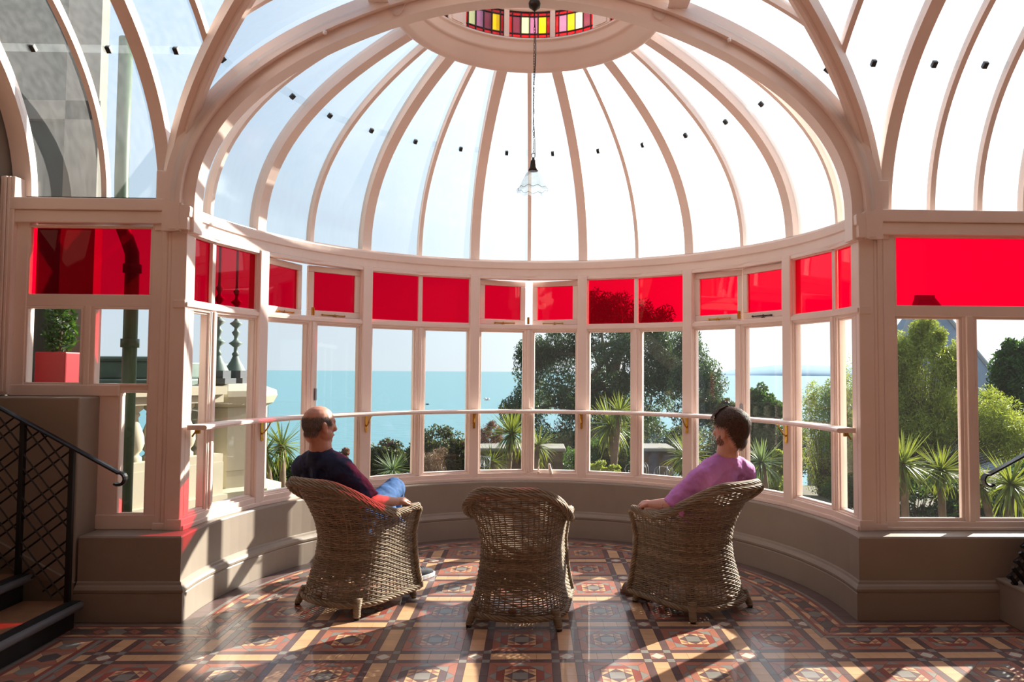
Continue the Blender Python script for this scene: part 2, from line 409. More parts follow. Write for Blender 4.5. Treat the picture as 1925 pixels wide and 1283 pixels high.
for P, c in field+border:
    Q = shrink(P, .0006)
    if len(Q) < 3 or area(Q) < 1.2e-5: continue
    mx_, my_ = sum(p[0] for p in Q)/len(Q), sum(p[1] for p in Q)/len(Q)
    inview = my_ > 3.45 and abs(mx_-.0) < .7*my_+.05
    pieces.append((area(Q)/(my_*my_+2.4)**1.5 if inview else -1, Q, c))
pieces.sort(key=lambda p: -p[0])
rest = MB()
for k, (w, Q, c) in enumerate(pieces):
    if k < 300 and w > 0:
        cx_, cy_ = sum(p[0] for p in Q)/len(Q), sum(p[1] for p in Q)/len(Q)
        obj('tile', MB().prism([(x-cx_, y-cy_) for x, y in Q], -.004, 0), 'tile_'+c, fl, loc=(cx_, cy_, 0))
    else: rest.prism(Q, -.004, 0, TI[c])
tag(obj('small_tiles', rest, TM, fl), kind='stuff')
# plain tiles behind the camera
bk = MB()
for i in range(28):
    for j in range(11): bk.prism([(-7+i*.5+.002, -3+j*.5+.002), (-6.5+i*.5-.002, -3+j*.5+.002), (-6.5+i*.5-.002, -2.5+j*.5-.002), (-7+i*.5+.002, -2.5+j*.5-.002)], -.004, 0 if j < 10 else -.0002, (i+j) % 3)
tag(obj('plain_tiles', bk, ['tile_buff', 'tile_terracotta', 'tile_rose'], fl), kind='stuff')

# ---------------------------------------------------------------- dwarf walls, sills and skirting
def sweep_wall(prof, path_fn, close=False):
    """prof: list of (d, z): d measured outwards from the foot of the wall"""
    rings = []
    paths = [path_fn(d) for d, z in prof]
    for k in range(len(paths[0])): rings.append([(paths[i][k][0], paths[i][k][1], prof[i][1]) for i in range(len(prof))])
    mb = MB(); mb.loft(rings, False, False); return mb
def room_path(d, left=-2.80, right=6.5):
    y = 4.535+d; R = RB+d; P = [(left, y), (BX-R+.009, y)]
    # straight returns up to the half circle, then round
    for k in range(73):
        a = -90+2.5*k; P.append((BX+R*sin(rad(a)), BY+R*cos(rad(a))))
    P += [(BX+R-.009, y), (right, y)]; return P
sk = sweep_wall([(.001, 0), (0, .165), (.004, .172), (-.004, .182), (-.006, .196), (.004, .212), (.016, .222), (.020, .236), (.028, .242), (.035, .242)], room_path)
struct(obj('baseboard_bay', sk, 'taupe_paint', smooth=False), 'taupe moulded skirting round the foot of the bay wall')
dw = sweep_wall([(.029, .2), (.029, .505), (.036, .515), (.30, .516), (.30, -.1)], room_path)
struct(obj('wall_bay', dw, 'taupe_paint'), 'low curved taupe wall with deep sill below the bay windows')
# ---------------------------------------------------------------- bay windows
def frame_at(a, r):                      # local axes of a flat light: x right seen from inside, y outwards
    c = pol(a, r); ca, sa = cos(rad(a)), sin(rad(a))
    return Matrix(((ca, sa, 0, c.x), (-sa, ca, 0, c.y), (0, 0, 1, 0), (0, 0, 0, 1)))
RG = 2.25; HA = PITCH/4                  # glass radius; half angle of a light
def ring_frame(w, z0, z1, t, y0, y1):    # rectangular frame of width t inside (-w..w, z0..z1)
    mb = MB(); mb.box((-w, y0, z0), (w, y1, z0+t)); mb.box((-w, y0, z1-t), (w, y1, z1))
    mb.box((-w, y0, z0+t), (-w+t, y1, z1-t)); mb.box((w-t, y0, z0+t), (w, y1, z1-t)); return mb
def rect_frame(x0, x1, z0, z1, t, y0, y1):
    mb = MB(); mb.box((x0, y0, z0), (x1, y1, z0+t)); mb.box((x0, y0, z1-t), (x1, y1, z1))
    mb.box((x0, y0, z0+t), (x0+t, y1, z1-t)); mb.box((x1-t, y0, z0+t), (x1, y1, z1-t)); return mb
def put(name, mb, mats, mtx, parent, bevel=0, smooth=False):
    o = obj(name, mb, mats, parent, smooth, bevel); o.matrix_local = mtx; return o
DG = RG*cos(rad(HA)); HC = RG*sin(rad(HA))       # distance and half width of a flat light
OPEN = {2: (12, 7), 4: (17, 17), 6: (2.5, 1.0)} # degrees the red casements stand open
for n in range(1, 8):
    ac = (n-4)*PITCH
    w = empty('window_%d' % n, pol(ac, RG, .515)); struct(w, ['', 'leftmost bay window beside the left column', 'bay window with open red casements behind the man in navy', 'fixed bay window right of the man in navy', 'middle bay window with both red casements open', 'fixed bay window with the tree behind it', 'bay window behind the man in purple', 'rightmost bay window beside the right column'][n])
    inv = Matrix.Translation(-Vector(w.location))
    for k, s in enumerate((-1, 1)):
        al, hl = ac+s*HA, HA
        if (n, s) in ((1, -1), (7, 1)): al, hl = s*(3*PITCH+4.5), 4.5      # the outermost lights are cut short by the columns
        DG, HC = RG*cos(rad(hl)), RG*sin(rad(hl)); T = inv @ frame_at(al, DG)
        xp, xm = s*(HC-.045), -s*(HC-.033)      # post side and mullion side of the opening
        x0, x1 = min(xp, xm), max(xp, xm)
        put('bottom_rail', MB().box((-HC-.01, -.045, .515), (HC+.01, .05, .585)).box((-HC, -.055, .515), (HC, -.04, .545)), 'pink_paint', T, w, .004)
        put('transom', MB().box((-HC-.01, -.03, 1.952), (HC+.01, .05, 2.003)).box((-HC, -.042, 1.962), (HC, -.03, 1.992)), 'pink_paint', T, w, .003)
        put('head_rail', MB().box((-HC-.01, -.04, 2.443), (HC+.01, .05, 2.47)), 'pink_paint', T, w, .003)
        low = (n in (2, 4, 6) and k == 1)
        put('sash', rect_frame(x0, x1, .583, 1.955, .026, -.012, .034), 'pink_paint', T, w, .004)
        put('bead', rect_frame(x0, x1, .583, 1.955, .012, -.026, -.010), 'pink_paint', T, w, .003)
        put('clear_pane', MB().box((x0+.02, .008, .603), (x1-.02, .012, 1.935)), 'clear_glass', T, w)
        if n in (2, 4, 6):
            ang = OPEN[n][k]; hx = s*(HC-.047); W = (HC-.047)+(HC-.002)
            hinge = T @ Matrix.Translation((hx, .02, 0)) @ Matrix.Rotation(rad(ang)*(-s if True else 1), 4, 'Z')
            cs = put('casement', rect_frame(min(0, -s*W), max(0, -s*W), 2.008, 2.440, .052, -.02, .02), 'pink_paint', hinge, w, .006)
            a0, a1 = min(0, -s*W), max(0, -s*W)
            obj('red_pane', MB().box((a0+.047, -.003, 2.055), (a1-.047, .003, 2.393)), 'red_glass', cs)
            stay = MB(); xs = -s*W*.32; xe = -s*W*.74
            stay.tube([(xs, -.03, 2.022), (xe, -.03, 2.024)], .005, 6); stay.tube([(xs, -.018, 2.022), (xs, -.035, 2.022)], .008, 6); stay.tube([(xe, -.018, 2.024), (xe, -.035, 2.024)], .008, 6)
            stay.box((-s*W*.5-.015, -.035, 2.006), (-s*W*.5+.015, -.02, 2.012)); stay.tube([(-s*W*.5, -.028, 2.01), (-s*W*.5, -.028, 2.035)], .004, 6)
            obj('casement_stay', stay, 'brass' if k == 0 or n != 6 else 'dark_metal', cs)
            if k == 1:
                put('hinge', MB().box((-.010, -.03, 2.01), (.010, -.012, 2.075)).tube([(0, -.03, 2.01), (0, -.03, 2.075)], .006, 8), 'brass', T @ Matrix.Translation((-s*HC, -.01, 0)), w)
        else:
            put('bead', rect_frame(x0-(.0 if s > 0 else .0)-(.024 if s > 0 else 0), x1+(.024 if s < 0 else 0), 2.0, 2.446, .012, -.022, .0), 'pink_paint', T, w, .003)
            put('red_pane', MB().box((x0+.008-(.024 if s > 0 else 0), .004, 2.008), (x1-.008+(.024 if s < 0 else 0), .009, 2.438)), 'red_glass', T, w)
    T = inv @ frame_at(ac, RG)
    put('mullion', MB().box((-.033, -.034, .58), (.033, .05, 1.955)).box((-.012, -.044, .59), (.012, -.03, 1.955)), 'pink_paint', T, w, .004)
    if n not in (2, 4, 6): put('glazing_bar', MB().box((-.010, -.022, 2.0), (.010, .02, 2.446)), 'pink_paint', T, w, .003)
    if n == 4:
        hd = MB(); hd.box((.09, -.07, .575), (.115, -.035, .60)); hd.tube([(.10, -.06, .60), (.105, -.07, .635)], .006, 6)
        put('catch', hd, 'pink_paint', T, w, .002)
        h2 = MB(); h2.limb([(.205, -.07, .665), (.222, -.085, .585)], [.012, .018], 8)
        put('stay_handle', h2, 'cream_paint', T, w)
        h3 = MB(); h3.tube([(.01, -.05, 1.30), (.012, -.055, 1.20)], .007, 6); h3.ball((.03, -.055, 1.19), .017, 8)
        put('catch', h3, 'pink_paint', T, w)
    if n == 6:
        put('catch', MB().box((.018, -.06, 1.17), (.032, -.03, 1.29)), 'nosing_metal', T, w, .002)
    if n == 2:
        put('catch', MB().box((.018, -.055, 1.30), (.034, -.03, 1.40)), 'nosing_metal', T, w, .002)
# main posts
ti = 0
for k in range(6):
    a = (k-2.5)*PITCH; ti += 1
    o = obj('trim_%d' % ti, MB().box((-.046, -.055, .515), (.046, .06, 2.47)).box((-.052, -.02, .515), (.052, .05, 2.47)), 'pink_paint', None, False, .006)
    o.matrix_world = frame_at(a, RG); struct(o, ['leftmost', 'second', 'third', 'fourth', 'fifth', 'rightmost'][k]+' slim pink post of the bay windows counted from the left')
# ring beam above the windows
def arc_path(a0, a1, n=76):
    return [a0+(a1-a0)*k/n for k in range(n+1)]
def ring_sweep(prof, a0=-91, a1=91, n=76):
    rings = [[tuple(pol(a, r, z)) for r, z in prof] for a in arc_path(a0, a1, n)]
    return MB().loft(rings, True, True)
bm_ = ring_sweep([(2.32, 2.462), (2.205, 2.462), (2.202, 2.475), (2.202, 2.538), (2.190, 2.546), (2.186, 2.60), (2.190, 2.612), (2.21, 2.616), (2.24, 2.617), (2.243, 2.632), (2.32, 2.632)])
ti += 1; struct(obj('trim_%d' % ti, bm_, 'pink_paint'), 'curved pink ring beam above the red window panes')

# ---------------------------------------------------------------- shelf rail round the bay with brass brackets
sh = MB()
rings = []
for a in arc_path(-89.2, 89.2, 84):
    rings.append([tuple(pol(a, r, z)) for r, z in ((2.20, 1.156), (2.20, 1.188), (2.085, 1.188), (2.074, 1.183), (2.070, 1.172), (2.074, 1.161), (2.085, 1.156))])
sh.loft(rings, True, True)
shelf = empty('window_shelf', pol(0, 2.13, 1.156)); tag(shelf, 'narrow curved pink shelf running across all the bay windows', 'shelf')
iv = Matrix.Translation(-Vector(shelf.location))
o = obj('board', sh, 'pink_paint', shelf, False); o.matrix_local = iv
for k in range(6):
    a = (k-2.5)*PITCH
    b = MB(); b.box((-.011, -.062, 1.03), (.011, -.055, 1.155)); b.box((-.011, -.15, 1.149), (.011, -.055, 1.156))
    b.tube([(0, -.058, 1.06), (0, -.085, 1.075), (0, -.115, 1.11), (0, -.14, 1.15)], .006, 6); b.tube([(0, -.066, 1.02), (0, -.058, 1.02)], .012, 8)
    o = obj('bracket', b, 'brass', shelf); o.matrix_local = iv @ frame_at(a, RG); o['label'] = 'small brass bracket'
for s in (-1, 1):
    b = MB(); b.box((-.02 if s > 0 else -.01, -.01, 1.13), (.01 if s > 0 else .02, .01, 1.156)); b.tube([(0, 0, 1.156), (s*.03, 0, 1.11)], .006, 6)
    o = obj('bracket', b, 'brass', shelf); o.matrix_local = iv @ Matrix.Translation((BX+s*2.155, 4.80, 0)); o['label'] = 'small brass bracket'

# ---------------------------------------------------------------- dome over the bay
dome = empty('ceiling_dome', (BX, BY, 2.63)); struct(dome, 'ribbed glass half dome over the bay')
NT = 22
def rib_mesh(w, d0, d1, t0=0.0, t1=1.0, n=NT, bead=0):
    """rib in the local plane x = 0: y = radius, z = height; w wide, from d0 to d1 off the profile"""
    rings = []
    for k in range(n+1):
        t = t0+(t1-t0)*k/n; a = prof_off(t, d0); b = prof_off(t, d1)
        if bead:
            c = prof_off(t, d0-bead)
            rings.append([(-w/2, b[0], b[1]), (-w/2, a[0], a[1]), (-w/4, c[0], c[1]), (w/4, c[0], c[1]), (w/2, a[0], a[1]), (w/2, b[0], b[1])])
        else: rings.append([(-w/2, b[0], b[1]), (-w/2, a[0], a[1]), (w/2, a[0], a[1]), (w/2, b[0], b[1])])
    return MB().loft(rings, True, True)
main_rib = mesh_of(rib_mesh(.085, -.015, .075), 'rib', 'pink_paint'); thin_rib = mesh_of(rib_mesh(.034, .005, .065), 'rib', 'pink_paint')
def plant(name, me, a, parent):
    o = bpy.data.objects.new(name, me); COL.objects.link(o); o.parent = parent
    o.matrix_local = Matrix.Translation(-Vector(parent.location)) @ Matrix.Translation((BX, BY, 0)) @ Matrix.Rotation(-rad(a), 4, 'Z'); return o
for k in range(6): plant('rib', main_rib, (k-2.5)*PITCH, dome)
for k in range(7): plant('thin_rib', thin_rib, (k-3)*PITCH, dome)
def pane_mesh(t0, t1, a0, a1, d, n=9, m_=4):
    mb = MB(); vs = []
    for k in range(n+1):
        r, z = prof_off(t0+(t1-t0)*k/n, d)
        for q in range(m_+1):
            a = rad(a0+(a1-a0)*q/m_); vs.append((r*sin(a), r*cos(a), z))
    fs = [(k*(m_+1)+q, k*(m_+1)+q+1, (k+1)*(m_+1)+q+1, (k+1)*(m_+1)+q) for k in range(n) for q in range(m_)]
    mb.add(vs, fs); return mb
lowp = mesh_of(pane_mesh(0.0, TJ+.03, -2*HA, 2*HA, .040), 'pane', 'dome_glass', True)
upp = mesh_of(pane_mesh(TJ, 1.0, -2*HA, 2*HA, .047), 'pane', 'dome_glass', True)
lowp_ = mesh_of(pane_mesh(0.0, TJ+.03, -HA, HA, .040), 'pane', 'dome_glass', True)
upp_ = mesh_of(pane_mesh(TJ, 1.0, -HA, HA, .047), 'pane', 'dome_glass', True)
r_, z_ = prof_off(TJ+.012, .036); nr, nz_ = beznorm(TJ)
clipm = MB(); 
_cm = Matrix.Translation((0, r_, z_)) @ Matrix.Rotation(math.atan2(-nz_, nr)*-1, 4, 'X')
clipm.box((-.013, -.010, -.018), (.013, .016, .018), mtx=_cm)
clip_me = mesh_of(clipm, 'clip', 'clip_metal')
for k in range(14):
    a = (k-6.5)*PITCH/2
    a = max(-85.9, min(85.9, a))
    plant('glass_pane', lowp_, a, dome); u_ = plant('glass_pane', upp_, a, dome)
    c = bpy.data.objects.new('clip', clip_me); COL.objects.link(c); c.parent = u_
# ---------------------------------------------------------------- arch in front of the dome, side vaults and groins
YA = 4.72                                # plane of the arch
arch = empty('ceiling_arch', (BX, YA, 2.5)); struct(arch, 'wide pink timber arch in front of the glass dome')
def arch_pts(d, z0=2.45):
    P = []
    for k in range(31):
        t = k/30*.97; P.append(prof_off(t, d))
    r0 = P[0][0]; P = [(r0, z0)]+P
    x, z = P[-1]
    # close over the crown
    crown = 4.125+d*1.0
    full = [(-r, zz) for r, zz in P]
    nseg = 12
    mid = []
    for k in range(1, nseg):
        u = -1+2*k/nseg; mid.append((x*u, z+(crown-z)*(1-u*u)))
    return full+mid+[(r, zz) for r, zz in P[::-1]]
def arch_mesh(d0, d1, y0, y1):
    A, B = arch_pts(d0), arch_pts(d1)
    rings = [[(BX+a[0], y0, a[1]), (BX+b[0], y0, b[1]), (BX+b[0], y1, b[1]), (BX+a[0], y1, a[1])] for a, b in zip(A, B)]
    return MB().loft(rings, True, True)
ia = Matrix.Translation(-Vector(arch.location))
o = obj('arch_face', arch_mesh(.008, .118, YA-.03, YA+.05), 'pink_paint', arch); o.matrix_local = ia
o = obj('arch_soffit', arch_mesh(-.070, .10, YA+.012, YA+.13), 'pink_paint', arch); o.matrix_local = ia
o = obj('arch_moulding', arch_mesh(.004, .022, YA-.038, YA-.01), 'pink_paint', arch); o.matrix_local = ia
for s in (-1, 1):
    p_ = prof_off(.80, -.01)
    o = obj('bolt', MB().ball((BX+s*p_[0], YA-.035, p_[1]), .016, 8), 'pink_paint', arch); o.matrix_local = ia
VY, VK, GX, GK = 4.83, .75, .12, .82              # foot of the side vaults, their flattening, groin offset
def vault(t, d=0.0):                     # (y, z) of the straight vaults
    r, z = prof_off(t, d); return VY-VK*(2.25-r), z
def groin(t, s, d=0.0):
    r, z = prof_off(t, d); return Vector((BX+s*(2.25+GX-GK*(2.25-r)), VY-VK*(2.25-r), z))
va = empty('ceiling_vault', (BX, VY, 2.63)); struct(va, 'curved glass vaults and groin ribs beside the dome')
iv_ = Matrix.Translation(-Vector(va.location))
def vput(name, mb, mats, smooth=False, parent=None):
    o = obj(name, mb, mats, parent or va, smooth); 
    if parent is None: o.matrix_local = iv_
    return o
def vault_rib(x, w, d0, d1, t0=0, t1=1, n=20):
    rings = []
    for k in range(n+1):
        t = t0+(t1-t0)*k/n; a = vault(t, d0); b = vault(t, d1)
        rings.append([(x-w/2, b[0], b[1]), (x-w/2, a[0], a[1]), (x+w/2, a[0], a[1]), (x+w/2, b[0], b[1])])
    return MB().loft(rings, True, True)
def t_groin(x, s):                       # where a rib at x meets the groin
    for k in range(101):
        if s*(groin(k/100, s).x) < s*x: return k/100
    return 1.0
LX = [(-3.40, .12), (-2.875, .036), (-2.47, .085), (-2.04, .036), (-1.6, .036)]
RX = [(2.40, .085), (2.735, .036), (3.065, .036), (3.40, .085), (3.75, .036), (4.1, .036), (4.5, .085), (5.0, .036), (5.5, .085), (6.2, .085), (1.94, .036), (1.5, .036)]
for X, s in ((LX, -1), (RX, 1)):
    for x, w in X:
        t0 = t_groin(x, s) if s*x < 2.3 else 0
        vput('rib', vault_rib(x, w, -.012 if w > .05 else .005, .07, t0), 'pink_paint')
GW = .055
bx = lambda r: 2.25+GX*.75-GK*(2.25-r)  # the cross barrel before the arch
for s in (-1, 1):                        # groin ribs
    A, Bm = [], []
    for k in range(25):
        t = k/24; c = groin(t, s); dv = groin(min(1, t+.02), s)-groin(max(0, t-.02), s); dv.normalize()
        r, z = prof_off(t, 0); n_ = Vector((s*.7, .7*VK, beznorm(t)[1]+.25)); sd = dv.cross(n_); sd.normalize(); n_ = sd.cross(dv); n_.normalize()
        if n_.z < 0 and t > .3: n_ = -n_
        e = lambda u, d: tuple(c+sd*u+n_*d)
        A.append([e(-GW, .05), e(-GW, -.035), e(-GW*.45, -.05), e(GW*.45, -.05), e(GW, -.035), e(GW, .05)])
        Bm.append([e(-.018, -.045), e(-.012, -.068), e(.012, -.068), e(.018, -.045)])
    vput('groin_rib', MB().loft(A, True, True), 'pink_paint'); vput('groin_bead', MB().loft(Bm, True, True), 'pink_paint')
    for y in (4.33,):                    # thin ribs of the cross barrel parallel to the arch
        rings = []; 
        for k in range(21):
            t = k/20; 
            if groin(t, s).y > y: continue
            a = prof_off(t, .005); b = prof_off(t, .06)
            rings.append([(BX+s*bx(b[0]), y-.018, b[1]), (BX+s*bx(a[0]), y-.018, a[1]), (BX+s*bx(a[0]), y+.018, a[1]), (BX+s*bx(b[0]), y+.018, b[1])])
        vput('thin_rib', MB().loft(rings, True, True), 'pink_paint')
def strip(ts, fa, fb, m_=3):             # pane between two edge functions of t
    vs, fs, ok = [], [], []
    for t in ts:
        a, b = Vector(fa(t)), Vector(fb(t))
        for q in range(m_+1): vs.append(tuple(a+(b-a)*q/m_))
        ok.append((b-a).length > .004)
    for k in range(len(ts)-1):
        if ok[k] or ok[k+1]:
            for q in range(m_): fs.append((k*(m_+1)+q, k*(m_+1)+q+1, (k+1)*(m_+1)+q+1, (k+1)*(m_+1)+q))
    return MB().add(vs, fs)
def vclip(x, parent):
    y, z = vault(TJ+.012, .038); n_ = beznorm(TJ); c = MB()
    c.box((-.014, -.012, -.02), (.014, .016, .02), mtx=Matrix.Translation((x, y, z)) @ Matrix.Rotation(math.atan2(n_[1], n_[0]), 4, 'X'))
    o = obj('clip', c, 'clip_metal', parent)
for s, X in ((-1, sorted([x for x, w in LX])), (1, sorted([x for x, w in RX]))):
    for x0, x1 in zip(X[:-1], X[1:]):
        for t0, t1, d in ((0, TJ+.03, .03), (TJ, 1, .037)):
            def lim(x, t, s=s, d=d):
                g = groin(t, s).x; return min(x, g) if s < 0 else max(x, g)
            ts = [t0+(t1-t0)*k/10 for k in range(11)]
            if all(abs(lim(x1, t)-lim(x0, t)) < .01 for t in ts): continue
            p_ = vput('glass_pane', strip(ts, lambda t: (lim(x0, t), *vault(t, d)), lambda t: (lim(x1, t), *vault(t, d))), 'dome_glass', True)
            if t0 > 0 and abs(lim(x1, TJ)-lim(x0, TJ)) > .12: vclip((lim(x0, TJ)+lim(x1, TJ))/2, p_)
    for y0, y1 in ((4.70, 4.33), (4.33, 3.7)):
        for t0, t1, d in ((.02, TJ+.03, .03), (TJ, .98, .037)):
            ts = [t0+(t1-t0)*k/10 for k in range(11)]
            fx = lambda t: BX+s*bx(prof_off(t, d)[0])
            fy = lambda y, t: max(y, groin(t, s).y)
            if all(abs(fy(y0, t)-fy(y1, t)) < .01 for t in ts): continue
            p_ = vput('glass_pane', strip(ts, lambda t: (fx(t), fy(y0, t), prof_off(t, d)[1]), lambda t: (fx(t), fy(y1, t), prof_off(t, d)[1])), 'dome_glass', True)
            if t0 > .1 and y0 > 4.5:
                r, z = prof_off(TJ+.012, .036); n_ = beznorm(TJ); c = MB(); yy = (fy(y0, TJ)+fy(y1, TJ))/2
                c.box((-.016, -.014, -.02), (.016, .014, .02), mtx=Matrix.Translation((BX+s*bx(r), yy, z)) @ Matrix.Rotation(s*-math.atan2(n_[1], n_[0]), 4, 'Y'))
                obj('clip', c, 'clip_metal', p_)

# ---------------------------------------------------------------- lantern with stained glass
lan = empty('ceiling_lantern', (BX, BY, 3.92)); struct(lan, 'round pink lantern ring with stained glass in the crown of the dome')
RL = .76
def seg(a0, a1, r0, r1, z0, z1, n=4):
    rings = []
    for k in range(n+1):
        a = rad(a0+(a1-a0)*k/n)
        rings.append([(r0*sin(a), r0*cos(a), z0), (r1*sin(a), r1*cos(a), z0), (r1*sin(a), r1*cos(a), z1), (r0*sin(a), r0*cos(a), z1)])
    return MB().loft(rings, True, True)
lo = MB().lathe([(.97, 4.02), (.93, 3.965), (.905, 3.925), (.885, 3.918), (.862, 3.93), (.845, 3.945), (.812, 4.035), (.804, 4.043), (.79, 4.045), (.782, 4.06), (.775, 4.11), (.768, 4.122), (.755, 4.125), (.755, 4.14), (.80, 4.14)], 48, a0=rad(-1), a1=rad(181))
obj('rear_ring', MB().lathe([(.95, 4.06), (.80, 4.052), (.782, 4.06), (.775, 4.11), (.755, 4.125), (.755, 4.14), (.80, 4.14)], 48, a0=rad(180), a1=rad(360)), 'pink_paint', lan, True).location = (0, 0, -3.92)
obj('lower_ring', lo, 'pink_paint', lan, True).location = (0, 0, -3.92)
up_ = MB().lathe([(.80, 4.352), (.752, 4.352), (.748, 4.37), (.735, 4.39), (.73, 4.42), (.66, 4.45)], 72)
obj('lantern_roof', MB().lathe([(.67, 4.452), (.45, 4.53), (.20, 4.57), (.0001, 4.58)], 48), 'dome_glass', lan, True).location = (0, 0, -3.92)
for k in range(8): obj('lantern_bar', seg(k*45-1.2, k*45+1.2, .05, .67, 4.43, 4.47, 1), 'pink_paint', lan).location = (0, 0, -3.92)
obj('upper_ring', up_, 'pink_paint', lan, True).location = (0, 0, -3.92)
PAN = [-27.2, 0, 27.2, 180-27.2, 180, 180+27.2]
GAPC = []
side = [(-62, 9), (62, 9), (-88, 9), (88, 9), (-114, 9), (114, 9)]
centers = [(c, 12.4) for c in PAN]+[(-64, 12.4), (64, 12.4), (-116, 12.4), (116, 12.4)]
ZG0, ZG1 = 4.14, 4.352
edges = sorted([((c-h) % 360, (c+h) % 360) for c, h in centers])
for k in range(len(edges)):
    a0 = edges[k][1]; a1 = edges[(k+1) % len(edges)][0]
    if a1 < a0: a1 += 360
    if a1-a0 > 40: continue
    obj('pilaster', seg(a0-.3, a1+.3, .752, .80, ZG0, ZG1, 4), 'pink_paint', lan).location = (0, 0, -3.92)
    if a1-a0 > 6: obj('pilaster_moulding', seg(a0+2, a1-2, .744, .753, ZG0+.01, ZG1-.01, 3), 'pink_paint', lan).location = (0, 0, -3.92)
patt = {0: ['mauve', 'cream', 'pink', 'yellow'], 1: ['pink', 'yellow', 'cream', 'mauve'], 2: ['cream', 'pink', 'mauve', 'yellow']}
zr = [ZG0+.004, ZG0+.036, ZG1-.036, ZG1-.004]
for ci, (c, h) in enumerate(centers):
    pn = empty('stained_window', (0, 0, 0), 0, lan); cols = patt[{0: 2, 1: 0, 2: 1}.get(ci, ci % 3)]
    us = [-h+.3, -h+2.6, -h+2.6+4.9, 0, h-2.6-4.9, h-2.6, h-.3]
    us = [-h+.3]+[-h+2.4+(2*h-4.8)*k/4 for k in range(5)]+[h-.3]
    for i in range(6):
        for j in range(3):
            col = cols[i-1] if (j == 1 and 1 <= i <= 4) else 'red'
            obj('stained_pane', seg(c+us[i]+.22, c+us[i+1]-.22, .768, .771, zr[j]-3.92+.0025, zr[j+1]-3.92-.0025, 2), 'stained_'+col, pn)
    ld = MB()
    for u in us:
        x = seg(c+u-.32, c+u+.32, .762, .777, zr[0]-3.92-.002, zr[3]-3.92+.002, 1); ld.add(x.v, x.f)
    for z in zr:
        x = seg(c+us[0], c+us[-1], .762, .777, z-3.92-.004, z-3.92+.004, 6); ld.add(x.v, x.f)
    obj('lead_bars', ld, 'lead', pn)

# ---------------------------------------------------------------- hall roof behind the groins (over the camera)
hall = empty('ceiling', (0, 1, 4.0)); struct(hall, 'ceiling of the hall over the camera')
yv, zv = vault(1, .04)
def hp(name, mb, mats): o = obj(name, mb, mats, hall); o.matrix_local = Matrix.Translation((0, -1, -4.0)); return o
SKY0, SKY1 = 3.08, 3.3  # unseen skylight strip, added and sized to let fill light into the hall
hp('plaster', MB().box((-7, -3, 4.03), (7, SKY0, 4.12)), 'cream_paint')
hp('beam', MB().box((-7, SKY0-.1, 3.93), (7, SKY0, 4.04)), 'pink_paint')
hp('beam', MB().box((-7, SKY1, 3.97), (7, yv+.05, 4.06)), 'pink_paint')
for k in range(14): hp('glass_pane', MB().box((-7+k, SKY0, 4.04), (-6+k, SKY1, 4.046)), 'dome_glass')
for k in range(15): hp('rafter', MB().box((-7.03+k, SKY0, 3.96), (-6.97+k, SKY1, 4.05)), 'pink_paint')
crown = MB()                              # board between the lantern and the hall roof
for k in range(24):
    a0, a1 = rad(90+180*k/24), rad(90+180*(k+1)/24)
    for (u, w_) in ((0, 1),):
        q0, q1 = (BX+.93*sin(a0), BY+.93*cos(a0)), (BX+.93*sin(a1), BY+.93*cos(a1))
        f = lambda a: (BX+max(-1.06, min(1.06, 1.5*sin(a))), max(yv, BY+1.5*cos(a)) if abs(sin(a)) < .72 else BY+min(0, 1.06*cos(a)/abs(sin(a))))
        p0, p1 = f(a0), f(a1)
        crown.add([(q0[0], q0[1], 3.985), (q1[0], q1[1], 3.985), (p1[0], p1[1], 3.99), (p0[0], p0[1], 3.99)], [(0, 1, 2, 3)])
hp('crown_board', crown, 'pink_paint')
# ---------------------------------------------------------------- columns at the bay corners
for s, lab in ((-1, 'pink column at the left end of the bay'), (1, 'pink column at the right end of the bay')):
    ti += 1; e = empty('trim_%d' % ti, (BX+s*2.23, 4.76, .515)); struct(e, lab)
    x = lambda a: s*(a-2.23)
    def bx_(a0, a1, y0, y1, z0, z1): return MB().box((min(x(a0), x(a1)), y0-4.76, z0-.515), (max(x(a0), x(a1)), y1-4.76, z1-.515))
    obj('post', bx_(2.222, 2.322, 4.735, 4.86, .515, 2.80), 'pink_paint', e, False, .006)
    obj('moulding', bx_(2.322, 2.350, 4.742, 4.86, .515, 2.46), 'pink_paint', e, False, .010)
    obj('moulding', bx_(2.350, 2.395, 4.75, 4.86, .515, 2.46), 'pink_paint', e, False, .010)
    obj('capital', bx_(2.30, 2.44, 4.745, 4.86, 2.46, 2.86), 'pink_paint', e, False, .006)
    obj('foot_block', bx_(2.316, 2.40, 4.738, 4.86, .515, .56), 'pink_paint', e, False, .005)
# ---------------------------------------------------------------- straight side windows
YW = 4.79
def side_window(n, label, x0, x1, mulls, zb, long=None):
    w = empty('window_%d' % n, ((x0+x1)/2, YW, .515)); struct(w, label); iv = Matrix.Translation(-Vector(w.location))
    def P(name, mb, mats, bevel=0): o = obj(name, mb, mats, w, False, bevel); o.matrix_local = iv; return o
    return w, P
